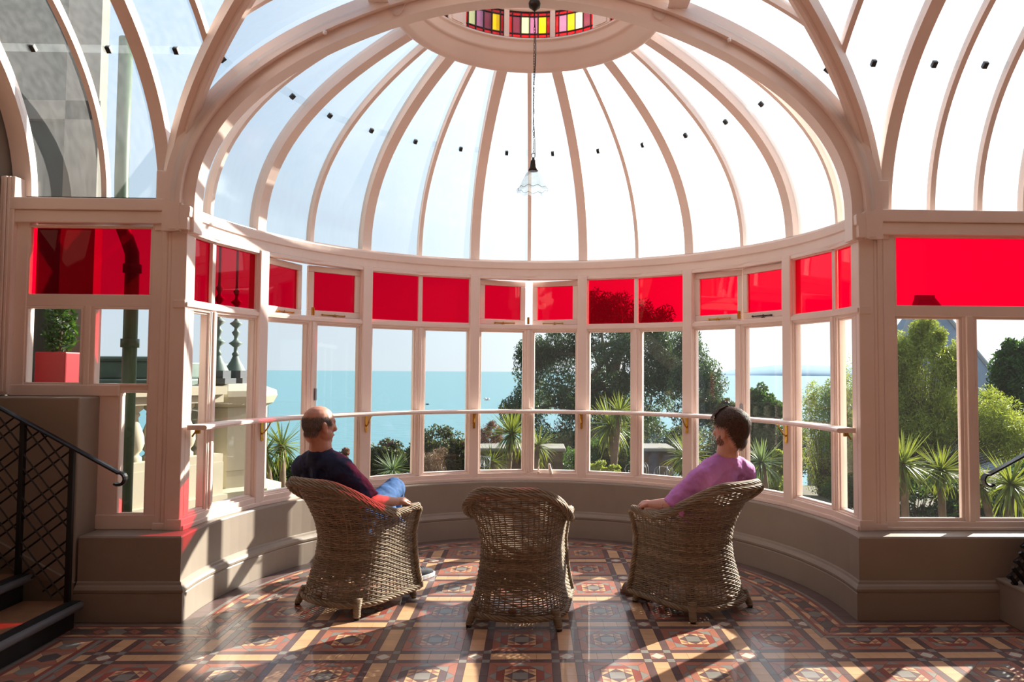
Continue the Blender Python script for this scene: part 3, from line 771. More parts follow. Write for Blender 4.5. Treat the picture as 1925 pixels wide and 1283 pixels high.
# left window: red light over two panes, and a narrow long light beside the stair wall
w8, P = side_window(8, 'left side window with a dark red pane above two clear panes', -3.34, -2.45, [], .6)
P('head_beam', MB().box((-3.42, YW-.06, 2.502), (-2.30, YW+.06, 2.585)).box((-3.42, YW-.075, 2.585), (-2.30, YW+.06, 2.665)), 'pink_paint', .006)
P('lead_flashing', MB().box((-3.34, YW-.02, 2.665), (-2.47, YW+.03, 2.682)), 'black_rubber')
P('stile', MB().box((-3.40, YW-.035, 1.38), (-3.305, YW+.05, 2.51)), 'pink_paint', .006)
P('stile', MB().box((-2.508, YW-.035, .52), (-2.43, YW+.05, 2.51)), 'pink_paint', .006)
P('stile', MB().box((-2.86, YW-.03, .52), (-2.695, YW+.05, 1.42)), 'pink_paint', .006)
P('transom', MB().box((-3.32, YW-.03, 1.955), (-2.49, YW+.05, 2.028)), 'pink_paint', .006)
P('mullion', MB().box((-2.945, YW-.025, 1.40), (-2.868, YW+.05, 1.96)).box((-2.925, YW-.04, 1.40), (-2.888, YW-.02, 1.96)), 'pink_paint', .005)
P('rail', MB().box((-3.40, YW-.044, 1.373), (-2.69, YW+.046, 1.447)), 'pink_paint', .006)
P('rail', MB().box((-2.71, YW-.02, 1.408), (-2.49, YW+.05, 1.445)), 'pink_paint', .004)
P('rail', MB().box((-2.86, YW-.039, .5155), (-2.431, YW+.046, .61)), 'pink_paint', .006)
for a in ((-3.31, -2.505, 2.022, 2.49), (-3.31, -2.94, 1.445, 1.958), (-2.875, -2.505, 1.44, 1.958), (-2.70, -2.50, .605, 1.412)):
    P('bead', rect_frame(*a, .016, YW-.03, YW+.0), 'pink_paint', .004)
P('red_pane', MB().box((-3.31, YW+.012, 2.02), (-2.5, YW+.017, 2.49)), 'red_glass')
P('clear_pane', MB().box((-3.31, YW+.012, 1.44), (-2.94, YW+.017, 1.96)), 'clear_glass')
P('clear_pane', MB().box((-2.875, YW+.012, 1.44), (-2.50, YW+.017, 1.96)), 'clear_glass')
P('clear_pane', MB().box((-2.70, YW+.012, .60), (-2.495, YW+.017, 1.415)), 'clear_glass')
fl_ = MB()
for k in range(5): fl_.box((-3.485+k*.021, YW-.085+abs(k-2)*.006, 1.40), (-3.468+k*.021, YW+.05, 2.80))
fl_.box((-3.49, YW-.07, 1.38), (-3.38, YW+.05, 2.80))
P('fluted_trim', fl_, 'pink_paint', .003)
# right window: one wide red light over clear panes, runs on past the frame
w9, P = side_window(9, 'right side window with a bright red pane above the garden view', 2.4, 6.2, [], .6)
P('head_beam', MB().box((2.275, YW-.06, 2.487), (6.4, YW+.06, 2.572)).box((2.275, YW-.075, 2.572), (6.4, YW+.06, 2.655)), 'pink_paint', .006)
P('transom', MB().box((2.40, YW-.03, 1.94), (6.4, YW+.05, 2.008)), 'pink_paint', .006)
P('rail', MB().box((2.34, YW-.039, .5155), (6.4, YW+.046, .575)).box((2.34, YW-.053, .5152), (6.4, YW-.03, .54)), 'pink_paint', .006)
P('stile', MB().box((2.345, YW-.035, .52), (2.425, YW+.05, 2.49)), 'pink_paint', .006)
xs_ = [2.425]
for xm in (2.928, 3.47, 4.0, 4.55, 5.1, 5.7): 
    P('mullion', MB().box((xm-.041, YW-.025, .57), (xm+.041, YW+.05, 1.945)).box((xm-.02, YW-.04, .57), (xm+.02, YW-.02, 1.945)), 'pink_paint', .005); xs_ += [xm-.041, xm+.041]
xs_ += [6.3]
for a, b in zip(xs_[::2], xs_[1::2]):
    P('clear_pane', MB().box((a-.005, YW+.012, .59), (b+.005, YW+.017, 1.945)), 'clear_glass')
    P('bead', rect_frame(a, b, .572, 1.945, .022, YW-.02, YW+.0), 'pink_paint', .004)
for a, b in ((2.425, 3.95), (4.03, 5.06), (5.14, 6.3)):
    P('red_pane', MB().box((a-.003, YW+.012, 2.0), (b, YW+.017, 2.49)), 'red_glass'); P('bead', rect_frame(a, b, 2.0, 2.49, .014, YW-.03, YW), 'pink_paint', .003)
for xm in (3.99, 5.10): P('mullion', MB().box((xm-.04, YW-.03, 2.0), (xm+.04, YW+.05, 2.49)), 'pink_paint', .005)

# ---------------------------------------------------------------- solid walls
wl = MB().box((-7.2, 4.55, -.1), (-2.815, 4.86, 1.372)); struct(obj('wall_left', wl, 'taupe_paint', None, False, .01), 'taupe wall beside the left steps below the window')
gp = [(4.86, 1.372)]+[(vault(t, .03)[0], vault(t, .03)[1]) for t in np.linspace(0, 1, 16)]+[(3.75, 4.03), (3.75, 3.2), (4.3, 1.372)]
wl = MB().add([(-3.47, y, z) for y, z in gp]+[(-3.62, y, z) for y, z in gp], [tuple(range(len(gp))), tuple(range(2*len(gp)-1, len(gp)-1, -1))]+[(i, len(gp)+i, len(gp)+(i+1) % len(gp), (i+1) % len(gp)) for i in range(len(gp))])
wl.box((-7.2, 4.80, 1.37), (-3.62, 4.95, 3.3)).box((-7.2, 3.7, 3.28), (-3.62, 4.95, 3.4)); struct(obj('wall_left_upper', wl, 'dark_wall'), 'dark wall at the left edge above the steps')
struct(obj('wall_far_left', MB().box((-7.2, -3, -.1), (-7.0, 4.9, 4.2)), 'taupe_paint'), 'left end wall of the hall out of view')
struct(obj('wall_far_right', MB().box((7.0, -3, -.1), (7.2, 4.9, 4.2)), 'taupe_paint'), 'right end wall of the hall out of view')
struct(obj('wall_back', MB().box((-7.2, -3.2, -.1), (7.2, -3, 4.2)), 'cream_paint'), 'back wall of the hall behind the camera')
bb = MB().box((-2.83, 4.535, 0), (-2.80, 4.56, .165)).add([(-2.80, 4.53, .165), (-2.80, 4.55, .165), (-2.80, 4.53, .24), (-2.80, 4.55, .24), (-4.6, 4.53, 1.13), (-4.6, 4.55, 1.13), (-4.6, 4.53, 1.205), (-4.6, 4.55, 1.205)], [(0,4,6,2),(2,6,7,3),(0,1,5,4)])
struct(obj('baseboard_left', bb, 'taupe_paint'), 'raking skirting moulding on the wall beside the left steps')

# ---------------------------------------------------------------- steps and railings
def steps(name, label, s, x0, y0, y1, n):
    e = empty(name, (x0, (y0+y1)/2, 0)); struct(e, label); iv = Matrix.Translation(-Vector(e.location))
    for k in range(n):
        xa = x0+s*.305*k; z = .16*(k+1)
        o = obj('tread', MB().box((min(xa, x0+s*3.4), y0, z-.03), (max(xa, x0+s*3.4), y1, z)), 'stair_wood', e); o.matrix_local = iv
        o = obj('riser', MB().box((min(xa+s*.035, xa+s*.06), y0, z-.16), (max(xa+s*.035, xa+s*.06), y1, z-.02)), 'black_rubber', e); o.matrix_local = iv
        o = obj('nosing', MB().tube([(xa, y0, z-.024), (xa, y1, z-.024)], .024, 10), 'nosing_metal', e, True); o.matrix_local = iv
        o = obj('nosing_strip', MB().box((min(xa, xa+s*.065), y0, z-.002), (max(xa, xa+s*.065), y1, z+.004)), 'black_rubber', e); o.matrix_local = iv
    return e
steps('stairs', 'dark steps with metal nosings rising to the left', -1, -2.70, 2.0, 4.44, 6)
def lattice(panel, y, step=(.052, .105), r=.0055):
    """woven diagonal bars clipped to the polygon panel (x, z)"""
    mb = MB(); cxp = sum(p[0] for p in panel)/len(panel); czp = sum(p[1] for p in panel)/len(panel)
    def cut(p, d):
        lo, hi = -9, 9
        for i in range(len(panel)):
            a, b = panel[i], panel[(i+1) % len(panel)]; n = (b[1]-a[1], -(b[0]-a[0]))
            den = n[0]*d[0]+n[1]*d[1]; num = n[0]*(a[0]-p[0])+n[1]*(a[1]-p[1])
            if abs(den) < 1e-9:
                if num < 0: return None
                continue
            t = num/den
            if den > 0: hi = min(hi, t)
            else: lo = max(lo, t)
        return (lo, hi) if hi-lo > .03 else None
    for ang, skip in ((-52, 0), (38, 1)):
        d = (cos(rad(ang)), sin(rad(ang))); nn = (-d[1], d[0]); u = -1.2; k = 0
        while u < 1.2:
            p = (cxp+nn[0]*u, czp+nn[1]*u); c = cut(p, d)
            if c:
                a = (p[0]+d[0]*c[0], y+(.004 if skip else -.004), p[1]+d[1]*c[0]); b = (p[0]+d[0]*c[1], y+(.004 if skip else -.004), p[1]+d[1]*c[1])
                mb.tube([a, b], r, 4)
            u += step[k % 2]; k += 1
    return mb
def ccw(P):
    return P if sum(P[i][0]*P[(i+1)%len(P)][1]-P[(i+1)%len(P)][0]*P[i][1] for i in range(len(P))) > 0 else P[::-1]
def railing(name, label, s, xa, y, ztop, slope, posts, curl, far):
    e = empty(name, (posts[0][0], y, posts[0][1])); tag(e, label, 'railing', 'wrought iron stair railings'); iv = Matrix.Translation(-Vector(e.location))
    zt = lambda x: ztop+slope*s*(x-xa)
    P = [(far, y, zt(far)), (curl+s*.05, y, zt(curl+s*.05))]
    cc = (curl+s*.05, zt(curl+s*.05)-.035)
    for k in range(1, 10):
        a = rad(90+s*0-k*26); P.append((cc[0]-s*.038*cos(rad(90-k*24))*1.0, y, cc[1]+.036*sin(rad(90-k*24))+.002))
    mb = MB(); rings = []
    for i, p in enumerate(P):
        p = Vector(p); t = (Vector(P[min(i+1, len(P)-1)])-Vector(P[max(i-1, 0)])).normalized(); nn = Vector((-t.z, 0, t.x))
        rings.append([tuple(p+Vector((0, yy, 0))+nn*h) for yy, h in ((-.022, -.006), (-.022, .004), (-.012, .010), (.012, .010), (.022, .004), (.022, -.006))])
    mb.loft(rings, True, True); o = obj('handrail', mb, 'black_iron', e, False); o.matrix_local = iv
    for x, zb in posts:
        o = obj('post', MB().box((x-.014, y-.014, zb), (x+.014, y+.014, zt(x))).box((x-.02, y-.02, zb), (x+.02, y+.02, zb+.02)), 'black_iron', e, False, .003); o.matrix_local = iv
    for (xa_, za), (xb, zb) in zip(posts[:-1], posts[1:]):
        pan = ccw([(xa_, za+.14), (xb, zb+.14), (xb, zt(xb)-.01), (xa_, zt(xa_)-.01)])
        o = obj('lattice_panel', lattice(pan, y), 'black_iron', e); o.matrix_local = iv
    return e
railing('stair_railing', 'black iron stair railing with diagonal lattice at the left steps', -1, -2.72, 4.42, 1.052, .54, [(-2.765, .0), (-3.06, .16), (-3.37, .32), (-3.68, .48), (-3.99, .64)], -2.435, -4.3)
# right side: low cheek wall, lattice and handrail
struct(obj('wall_right_cheek', MB().box((2.955, 4.20, 0), (3.6, 4.56, .255)).box((2.948, 4.195, .235), (3.6, 4.565, .262)), 'taupe_paint', None, False, .01), 'low taupe kerb wall at the right steps')
railing('stair_railing', 'black iron handrail with curled end at the right edge', 1, 3.10, 4.45, 1.063, .54, [(3.125, .26), (3.46, .44), (3.8, .6)], 2.80, 4.3)
lp = obj('stair_screen', lattice(ccw([(2.905, .266), (3.40, .266), (3.40, 1.30)]), 4.40, (.046, .046), .013), 'black_iron'); tag(lp, 'black diagonal lattice screen on the kerb wall at the right edge', 'screen')

# ---------------------------------------------------------------- pendant lamp
lx, ly = -.012, 4.72
lamp = empty('pendant_lamp', (lx, ly, 2.716)); lamp.scale = (1.013, 1.013, 1.02); tag(lamp, 'pendant lamp with ribbed clear glass shade hanging under the dome', 'lamp')
def LP(name, mb, mats, smooth=True, label=None):
    o = obj(name, mb, mats, lamp, smooth); o.matrix_local = Matrix.Translation((-lx, -ly, -2.70)); (label and o.__setitem__('label', label)); return o
LP('ceiling_rose', MB().lathe([(.001, 3.99), (.035, 3.99), (.04, 3.975), (.036, 3.95), (.02, 3.94), (.012, 3.93), (.001, 3.928)], 20, (lx, ly, 0)), 'dark_metal')
ch = MB(); z = 3.93
while z > 2.97:
    k = int(round(z*1000)) % 2; a = random.random()*3
    pts = [(lx+.005*cos(q)*cos(a+k*1.6), ly+.005*cos(q)*sin(a+k*1.6), z+.011*sin(q)) for q in np.linspace(0, 2*pi, 9)[:-1]]
    ch.tube(pts, .0016, 4, loop=True); z -= .0175
LP('chain', ch, 'dark_metal')
fl2 = [(lx+.007*sin(z*9)+.004, ly+.006*cos(z*7), z) for z in np.linspace(3.94, 2.96, 40)]
LP('flex', MB().tube(fl2, .0028, 6), 'black_rubber')
LP('hook', MB().tube([(lx+.012*cos(q), ly, 2.965+.016*sin(q)) for q in np.linspace(-1.2, 4.2, 12)], .0025, 6), 'dark_metal')
LP('cap', MB().lathe([(.001, 2.952), (.008, 2.95), (.010, 2.935), (.017, 2.93), (.019, 2.915), (.021, 2.90), (.023, 2.885), (.031, 2.872), (.033, 2.862), (.026, 2.86)], 20, (lx, ly, 0)), 'dark_metal')
rings = []
for r, z, sc_ in ((.022, 2.866, 0), (.034, 2.858, .01), (.050, 2.838, .02), (.066, 2.806, .03), (.080, 2.775, .03), (.090, 2.752, .03), (.097, 2.744, .05), (.105, 2.735, .06), (.108, 2.726, .06)):
    rings.append([(lx+(r*(1+.25*sc_*cos(q*36*2*pi/72*1.0)))*cos(2*pi*q/72), ly+(r*(1+.25*sc_*cos(q*36*2*pi/72)))*sin(2*pi*q/72), z+(.006*cos(2*pi*q/72*10) if z < 2.75 else 0)) for q in range(72)])
LP('shade', MB().loft(rings, True, False), 'lamp_glass', True, 'ribbed clear glass shade with wavy rim')
LP('shade_edge', MB().tube([(lx+.098*cos(2*pi*q/72), ly+.098*sin(2*pi*q/72), 2.744+.006*cos(2*pi*q/72*10)) for q in range(72)], .0012, 4, loop=True), 'dark_metal')
# ---------------------------------------------------------------- wicker armchairs
mat('wicker', srgb(144, 128, 109), .62, var=.14, scale=25, island=.28, spec=.3)
mat('wicker_light', srgb(146, 129, 108), .6, var=.12, scale=25, island=.25, spec=.3)
mat('wicker_dark', srgb(84, 68, 54), .65, var=.2, scale=20, island=.2, spec=.25)
mat('badge', srgb(120, 92, 70), .4)
def lerp_tab(tab, x):
    return float(np.interp(x, [a for a, b in tab], [b for a, b in tab]))
WID = [(.05, .298), (.10, .294), (.2, .272), (.32, .256), (.44, .250), (.55, .266), (.65, .288), (.75, .304), (.9, .312)]
BAK = [(.05, -.312), (.10, -.308), (.2, -.282), (.32, -.248), (.44, -.232), (.55, -.252), (.65, -.296), (.75, -.352), (.88, -.430)]
FRT = [(.05, .285), (.44, .262), (.62, .29), (.9, .29)]
def shell(u, z):
    """u in -1..1 from the left front round the back to the right front"""
    w, b, f = lerp_tab(WID, z), lerp_tab(BAK, z), lerp_tab(FRT, z)
    ys = b+.26                              # where the sides start to curve
    k = .42                                 # share of u for the straight side
    a = abs(u); s = -1 if u < 0 else 1
    if a > 1-k:
        q = (a-(1-k))/k; return Vector((s*w, ys+(f-ys)*q, z))
    th = (a/(1-k))*pi/2; e = 2/2.5
    return Vector((s*w*(sin(th)**e), ys-(ys-b)*(cos(th)**e), z))
def ztop(u):
    a = abs(u); return .845 - .235*(3*min(1, max(0, (a-.12)/.60))**2-2*min(1, max(0, (a-.12)/.60))**3) + (.012 if a > .85 else 0)
def side_normal(u, z):
    t = shell(min(1, u+.01), z)-shell(max(-1, u-.01), z); t.z = 0; t.normalize(); return Vector((t.y, -t.x, 0))
NS = 46
US = [-1+2*k/NS for k in range(NS+1)]
def braid(path, R, strands, turns, sr, n=6, flat=1.0):
    mb = MB(); N_ = len(path); P = [Vector(p) for p in path]; frames = []; prev = None
    for i in range(N_):
        t = (P[min(i+1, N_-1)]-P[max(i-1, 0)]).normalized(); a = prev if prev else Vector((0, 0, 1)) if abs(t.z) < .9 else Vector((1, 0, 0))
        b = (a-t*a.dot(t)).normalized(); prev = b; frames.append((b, t.cross(b)))
    for s in range(strands):
        pts = [P[i]+frames[i][0]*R*cos(2*pi*(s/strands+turns*i/N_))+frames[i][1]*R*flat*sin(2*pi*(s/strands+turns*i/N_)) for i in range(N_)]
        mb.tube(pts, sr, n)
    return mb
def make_chair():
    root = empty('wicker_chair')
    wv = MB(); st_ = MB()
    z = .085; row = 0
    while z < .85:
        for part in ((-1, 1),):
            pts = []; 
            seg_pts = []
            for k in range(2*NS+1):
                u = -1+k/NS
                if z < ztop(u)-.012:
                    off = .0040*(1 if (k//2+row) % 2 else -1)*(1 if k % 2 == 0 else 0)
                    seg_pts.append(shell(u, z+.002*sin(k*.9+row))+side_normal(u, z)*off)
                else:
                    if len(seg_pts) > 3: wv.tube(seg_pts, (.0050 if .49 < z < .68 else .0050 if .1 < z < .19 else .0060), 5, caps=False)
                    seg_pts = []
            if len(seg_pts) > 3: wv.tube(seg_pts, (.0050 if .49 < z < .68 else .0050 if .1 < z < .19 else .0060), 5, caps=False)
        z += .0120; row += 1
    for k, u in enumerate(US):
        zt = ztop(u); st_.tube([shell(u, z) for z in np.linspace(.06, zt, 14)], .0045, 5)
    obj('woven_shell', wv, 'wicker', root, True); obj('stakes', st_, 'wicker', root, True)
    # rolled rim with its twisted strands
    path = []
    for u in np.linspace(-.97, .97, 121):
        p = shell(u, ztop(u)); n_ = side_normal(u, ztop(u)); path.append(p+n_*(.012+.012*(1-abs(u)))+Vector((0, 0, .004)))
    dn = lambda s: [shell(s*1.0, zz)+Vector((s*.006, .012, 0)) for zz in np.linspace(.60, .07, 40)]
    full = dn(-1)[::-1][:-1]+path+dn(1)[1:]
    core = MB().tube(path, .019, 8)
    rm = braid(path, .0195, 10, 5, .0072, 5); obj('rim', rm, 'wicker_light', root, True); obj('rim_core', core, 'wicker_dark', root, True)
    lip = braid([p+side_normal(u, ztop(u))*.026+Vector((0, 0, -.018)) for u, p in zip(np.linspace(-.97, .97, 121)[18:103], path[18:103])], .012, 6, 5, .006, 5)
    obj('rim_lip', lip, 'wicker_light', root, True)
    for s in (-1, 1):
        fp = [shell(s*.97, ztop(.97))+side_normal(s*.97, .6)*.012]+dn(s)
        obj('front_braid', braid(fp, .013, 5, 6, .0075, 5), 'wicker_light', root, True)
    base = [shell(u, .075)+side_normal(u, .075)*.008 for u in np.linspace(-1, 1, 90)]
    obj('base_braid', braid(base, .012, 5, 9, .0075, 5), 'wicker_light', root, True)
    fa = MB()
    for zz in np.arange(.085, .40, .0122):
        w = lerp_tab(WID, zz); fa.tube([(-w+.006+(2*w-.012)*k/44, lerp_tab(FRT, zz)+.006*(1 if (k+int(zz*1e4/122)) % 2 else -1), zz) for k in range(45)], .0060, 4, caps=False)
    obj('front_apron', fa, 'wicker', root, True)
    sm = MB()
    for y in np.arange(-.20, .27, .0125):
        zz = .405+.02*((y-.03)/.24)**2; w = lerp_tab(WID, .41)-.022-(.06 if y < -.12 else 0)-(.05 if y < -.17 else 0)
        sm.tube([(-w+2*w*k/30, y, zz+.005*(1 if (k+int(y*1e4/125)) % 2 else -1)) for k in range(31)], .0055, 4, caps=False)
    obj('seat', sm, 'wicker', root, True)
    obj('seat_frame', rect_frame(-.235, .235, -.2, .255, .03, -.012, .012).__class__().box((-.232, .225, .375), (.232, .250, .40)).box((-.13, -.20, .375), (.13, -.17, .40)).box((-.232, -.06, .375), (-.205, .24, .40)).box((.205, -.06, .375), (.232, .24, .40)), 'wicker_dark', root)
    for sx in (-1, 1):
        for y0, y1 in ((-.225, -.262), (.235, .262)):
            a, b = Vector((sx*.245, y0, .115)), Vector((sx*.277, y1, .006)); lg = MB().tube([a, a+(b-a)*.8, b], [.026, .023, .018], 12)
            for q in range(12):
                c = a+(b-a)*(q/12.5); ring = [c+Vector((cos(w_)*(.027-.0006*q), sin(w_)*(.027-.0006*q), 0)) for w_ in np.linspace(0, 2*pi, 13)[:-1]]
                lg.tube(ring, .0042, 4, loop=True)
            l_ = obj('leg', lg, 'wicker_light', root, True)
            obj('foot_cap', MB().tube([b+(a-b)*.06, b-Vector((0, 0, .006))], [.019, .017], 10), 'black_rubber', l_, True)
    bd = MB().lathe([(.001, .008), (.026, .008), (.028, .0), (.001, 0)], 20)
    o = obj('badge', bd, 'badge', root, True); o.location = (0, -.318, .125); o.rotation_euler = (pi/2+.12, 0, 0); o.scale = (1, .55, 1); o['label'] = 'small oval brown badge'
    return root
def copy_tree(o, parent=None):
    c = o.copy(); COL.objects.link(c); c.parent = parent
    for ch_ in list(o.children): copy_tree(ch_, c)
    return c
CH = [((-1.177, 4.942), -33, 'wicker armchair with the man in navy sitting in it'), ((-.071, 4.667), -8, 'empty wicker armchair standing between the two men'), ((1.075, 4.865), 35, 'wicker armchair with the man in purple sitting in it')]
proto = make_chair(); chairs = []
for i, ((x, y), a, lab) in enumerate(CH):
    c = proto if i == 0 else copy_tree(proto)
    c.location = (x, y, 0); c.rotation_euler = (0, 0, rad(a)); tag(c, lab, 'chair', 'wicker armchairs facing the bay windows'); chairs.append(c)
# ---------------------------------------------------------------- people
mat('skin_tan', srgb(196, 140, 118), .48, var=.06, scale=12, bump=.05, bscale=160)
mat('skin_pale', srgb(214, 158, 140), .48, var=.06, scale=12, bump=.05, bscale=160)
mat('hair_grey', srgb(98, 88, 84), .75, var=.35, scale=45, bump=.25, bscale=220)
mat('hair_brown', srgb(58, 42, 34), .8, spec=.2, var=.3, scale=40, bump=.35, bscale=120)
mat('beard', srgb(116, 82, 66), .7, island=.4)
mat('navy_cotton', srgb(24, 36, 70), .85, var=.12, scale=10, bump=.9, bscale=11)
mat('purple_cotton', srgb(206, 134, 206), .85, var=.06, scale=10, bump=.9, bscale=11)
mat('denim', srgb(52, 96, 152), .85, var=.14, scale=30, bump=.08, bscale=400)
mat('grey_cotton', srgb(160, 154, 152), .85, var=.1, scale=20)
mat('dark_canvas', srgb(30, 34, 46), .8, var=.15, scale=60)
mat('white_rubber', srgb(210, 212, 214), .6)
mat('brown_leather', srgb(92, 62, 44), .5, var=.15, scale=30)
mat('ink', srgb(70, 72, 84), .6)
def soft(o, voxel, it=4, sub=False):
    r = o.modifiers.new('remesh', 'REMESH'); r.mode = 'VOXEL'; r.voxel_size = voxel; r.use_smooth_shade = True
    s = o.modifiers.new('smooth', 'SMOOTH'); s.iterations = it; s.factor = .5; return o
def hand(mb, wrist, direction, palm_n, s, curl=.5, L=.185):
    """right (s=1) or left (s=-1) hand: palm, four fingers, thumb; palm_n points out of the palm"""
    d = Vector(direction).normalized(); n_ = Vector(palm_n); n_ = (n_-d*n_.dot(d)).normalized(); sd = d.cross(n_)*s   # sd towards the little finger
    w = Vector(wrist); pl = L*.50
    mb.limb([w-d*.01, w+d*pl*.5, w+d*pl*.92], [.025, .030, .027], 12)
    for q in (-1, 1): mb.limb([w+d*.015+sd*q*.014, w+d*pl*.5+sd*q*.022, w+d*pl*.95+sd*q*.026], [.017, .017, .014], 10)
    for k, (off, fl_) in enumerate(((-.030, .40), (-.010, .45), (.011, .42), (.030, .33))):
        ln = L*fl_; b = w+d*pl*.95+sd*off; c = curl
        p1 = b+(d*cos(c*.5)+n_*sin(c*.5))*ln*.45; p2 = p1+(d*cos(c*1.3)+n_*sin(c*1.3))*ln*.32; p3 = p2+(d*cos(c*2.0)+n_*sin(c*2.0))*ln*.23
        mb.limb([b-d*.012, p1, p2, p3], [.0105, .0095, .0088, .0078], 8)
    b = w+d*pl*.22-sd*.024; p1 = b+(d*.7-sd*.7+n_*.25).normalized()*L*.22; p2 = p1+(d*.95-sd*.2+n_*.3).normalized()*L*.17
    mb.limb([b, p1, p2], [.014, .0115, .009], 8)
def head(mb, c, yaw, pitch=0, k=1.0, jaw=1.0):
    """skull, jaw, nose, ears; looks along local +y"""
    Rm = Matrix.Rotation(yaw, 3, 'Z') @ Matrix.Rotation(pitch, 3, 'X'); c = Vector(c)
    def e(p, r, n=18): mb.ball(c+Rm @ (Vector(p)*k), tuple(x*k for x in r), n, mtx=Rm.to_4x4())
    e((0, -.012, .035), (.078, .100, .088)); e((0, -.045, .012), (.070, .064, .072)); e((0, .028, .0), (.070, .066, .085))
    e((0, .034, -.055), (.058*jaw, .056, .055)); e((0, -.045, -.05), (.060, .045, .06)); e((0, .062, -.088), (.030*jaw, .028, .026)); e((0, .070, .03), (.056, .022, .03))
    e((0, .103, -.018), (.013, .018, .018)); e((0, .094, .01), (.010, .013, .028)); e((0, .090, -.055), (.024, .012, .010))
    for s in (-1, 1):
        e((s*.033, .078, -.012), (.026, .018, .022)); e((s*.055, .02, -.05), (.022, .04, .04))
        e((s*.079, -.004, -.008), (.010, .019, .030), 14); e((s*.078, .004, -.034), (.008, .011, .012), 12); e((s*.083, -.012, .002), (.006, .012, .024), 10)
    return Rm
def person(label, chair, shift, bodyparts, skin, head_c, head_yaw, head_pitch, neck, jaw, k=1.0):
    b = MB(); Rm = head(b, head_c, head_yaw, head_pitch, k, jaw)
    b.limb(neck, [.058, .073, .066], 16)
    bodyparts(b)
    o = obj('person', b, skin, None, True); o.location = Vector(chair.location)+Matrix.Rotation(chair.rotation_euler.z, 3, 'Z') @ Vector(shift); o.rotation_euler = chair.rotation_euler
    soft(o, .0055, 5); tag(o, label, 'person'); return o, Rm
def eye_pair(o, c, Rm, k):
    c = Vector(c)
    for s in (-1, 1):
        p = c+Rm @ (Vector((s*.031, .083, .004))*k); obj('eye', MB().ball(p, .0115, 12), 'white_rubber', o, True)
SKULL = [((0, -.012, .035), (.078, .100, .088)), ((0, -.045, .012), (.070, .064, .072)), ((0, .028, .0), (.070, .066, .085)), ((0, .034, -.055), (.063, .056, .055)), ((0, -.045, -.05), (.060, .045, .06)), ((0, .062, -.088), (.032, .028, .026)), ((0, .070, .03), (.056, .022, .03)), ((0, .090, -.055), (.024, .012, .010))]+[((s*.055, .02, -.05), (.022, .04, .04)) for s in (-1, 1)]+[((s*.033, .078, -.012), (.026, .018, .022)) for s in (-1, 1)]
def skull_r(d, jaw):
    """distance from the head centre to the skin along the unit vector d (local axes)"""
    best = .05
    for c, r in SKULL:
        A = sum((d[i]/r[i])**2 for i in range(3)); B = -2*sum(d[i]*c[i]/r[i]**2 for i in range(3)); C_ = sum((c[i]/r[i])**2 for i in range(3))-1
        D = B*B-4*A*C_
        if D > 0: best = max(best, (-B+math.sqrt(D))/(2*A))
    return best
def scalp(c, Rm, k, thick, keep, jaw=1.0, nu=72, nv=44, wild=0.0, seed=0):
    """shell of hair on the skull where keep(az, z) > 0: az in degrees, 0 = face, 180 = back"""
    g = random.Random(seed); ph = [g.uniform(0, 6.28) for _ in range(8)]; mb = MB(); outer, inner, W_ = [], [], []
    for j in range(nv+1):
        el = -80+170*j/nv
        for i in range(nu):
            az = 360*i/nu-180; d = (sin(rad(az))*cos(rad(el)), cos(rad(az))*cos(rad(el)), sin(rad(el)))
            r = skull_r(d, jaw); z = d[2]*r; q = keep(abs(az), z, az); th = thick(abs(az), z)*max(0, min(1, q/.012))
            if wild: th *= 1+wild*(.5*sin(az*.21+el*.33+ph[0])+.35*sin(az*.47-el*.26+ph[1])+.3*sin(az*.9+el*.75+ph[2]))
            p = Vector(d)
            outer.append(Vector(c)+Rm @ (p*(r+th))*k); inner.append(Vector(c)+Rm @ (p*(r-.006))*k); W_.append(q)
    vs = outer+inner; n0 = len(outer); fs = []
    on = lambda j, i: all(W_[jj*nu+ii % nu] > 0 for jj in (j, j+1) for ii in (i, i+1))
    for j in range(nv):
        for i in range(nu):
            if not on(j, i): continue
            a, b, e, f = j*nu+i, j*nu+(i+1) % nu, (j+1)*nu+(i+1) % nu, (j+1)*nu+i
            fs.append((a, b, e, f)); fs.append((n0+f, n0+e, n0+b, n0+a))
            for (x, y, jj, ii) in ((a, b, j-1, i), (b, e, j, i+1), (e, f, j+1, i), (f, a, j, i-1)):
                if jj < 0 or jj >= nv or not on(jj, ii % nu): fs.append((x, n0+x, n0+y, y))
    return mb.add([tuple(v) for v in vs], fs)
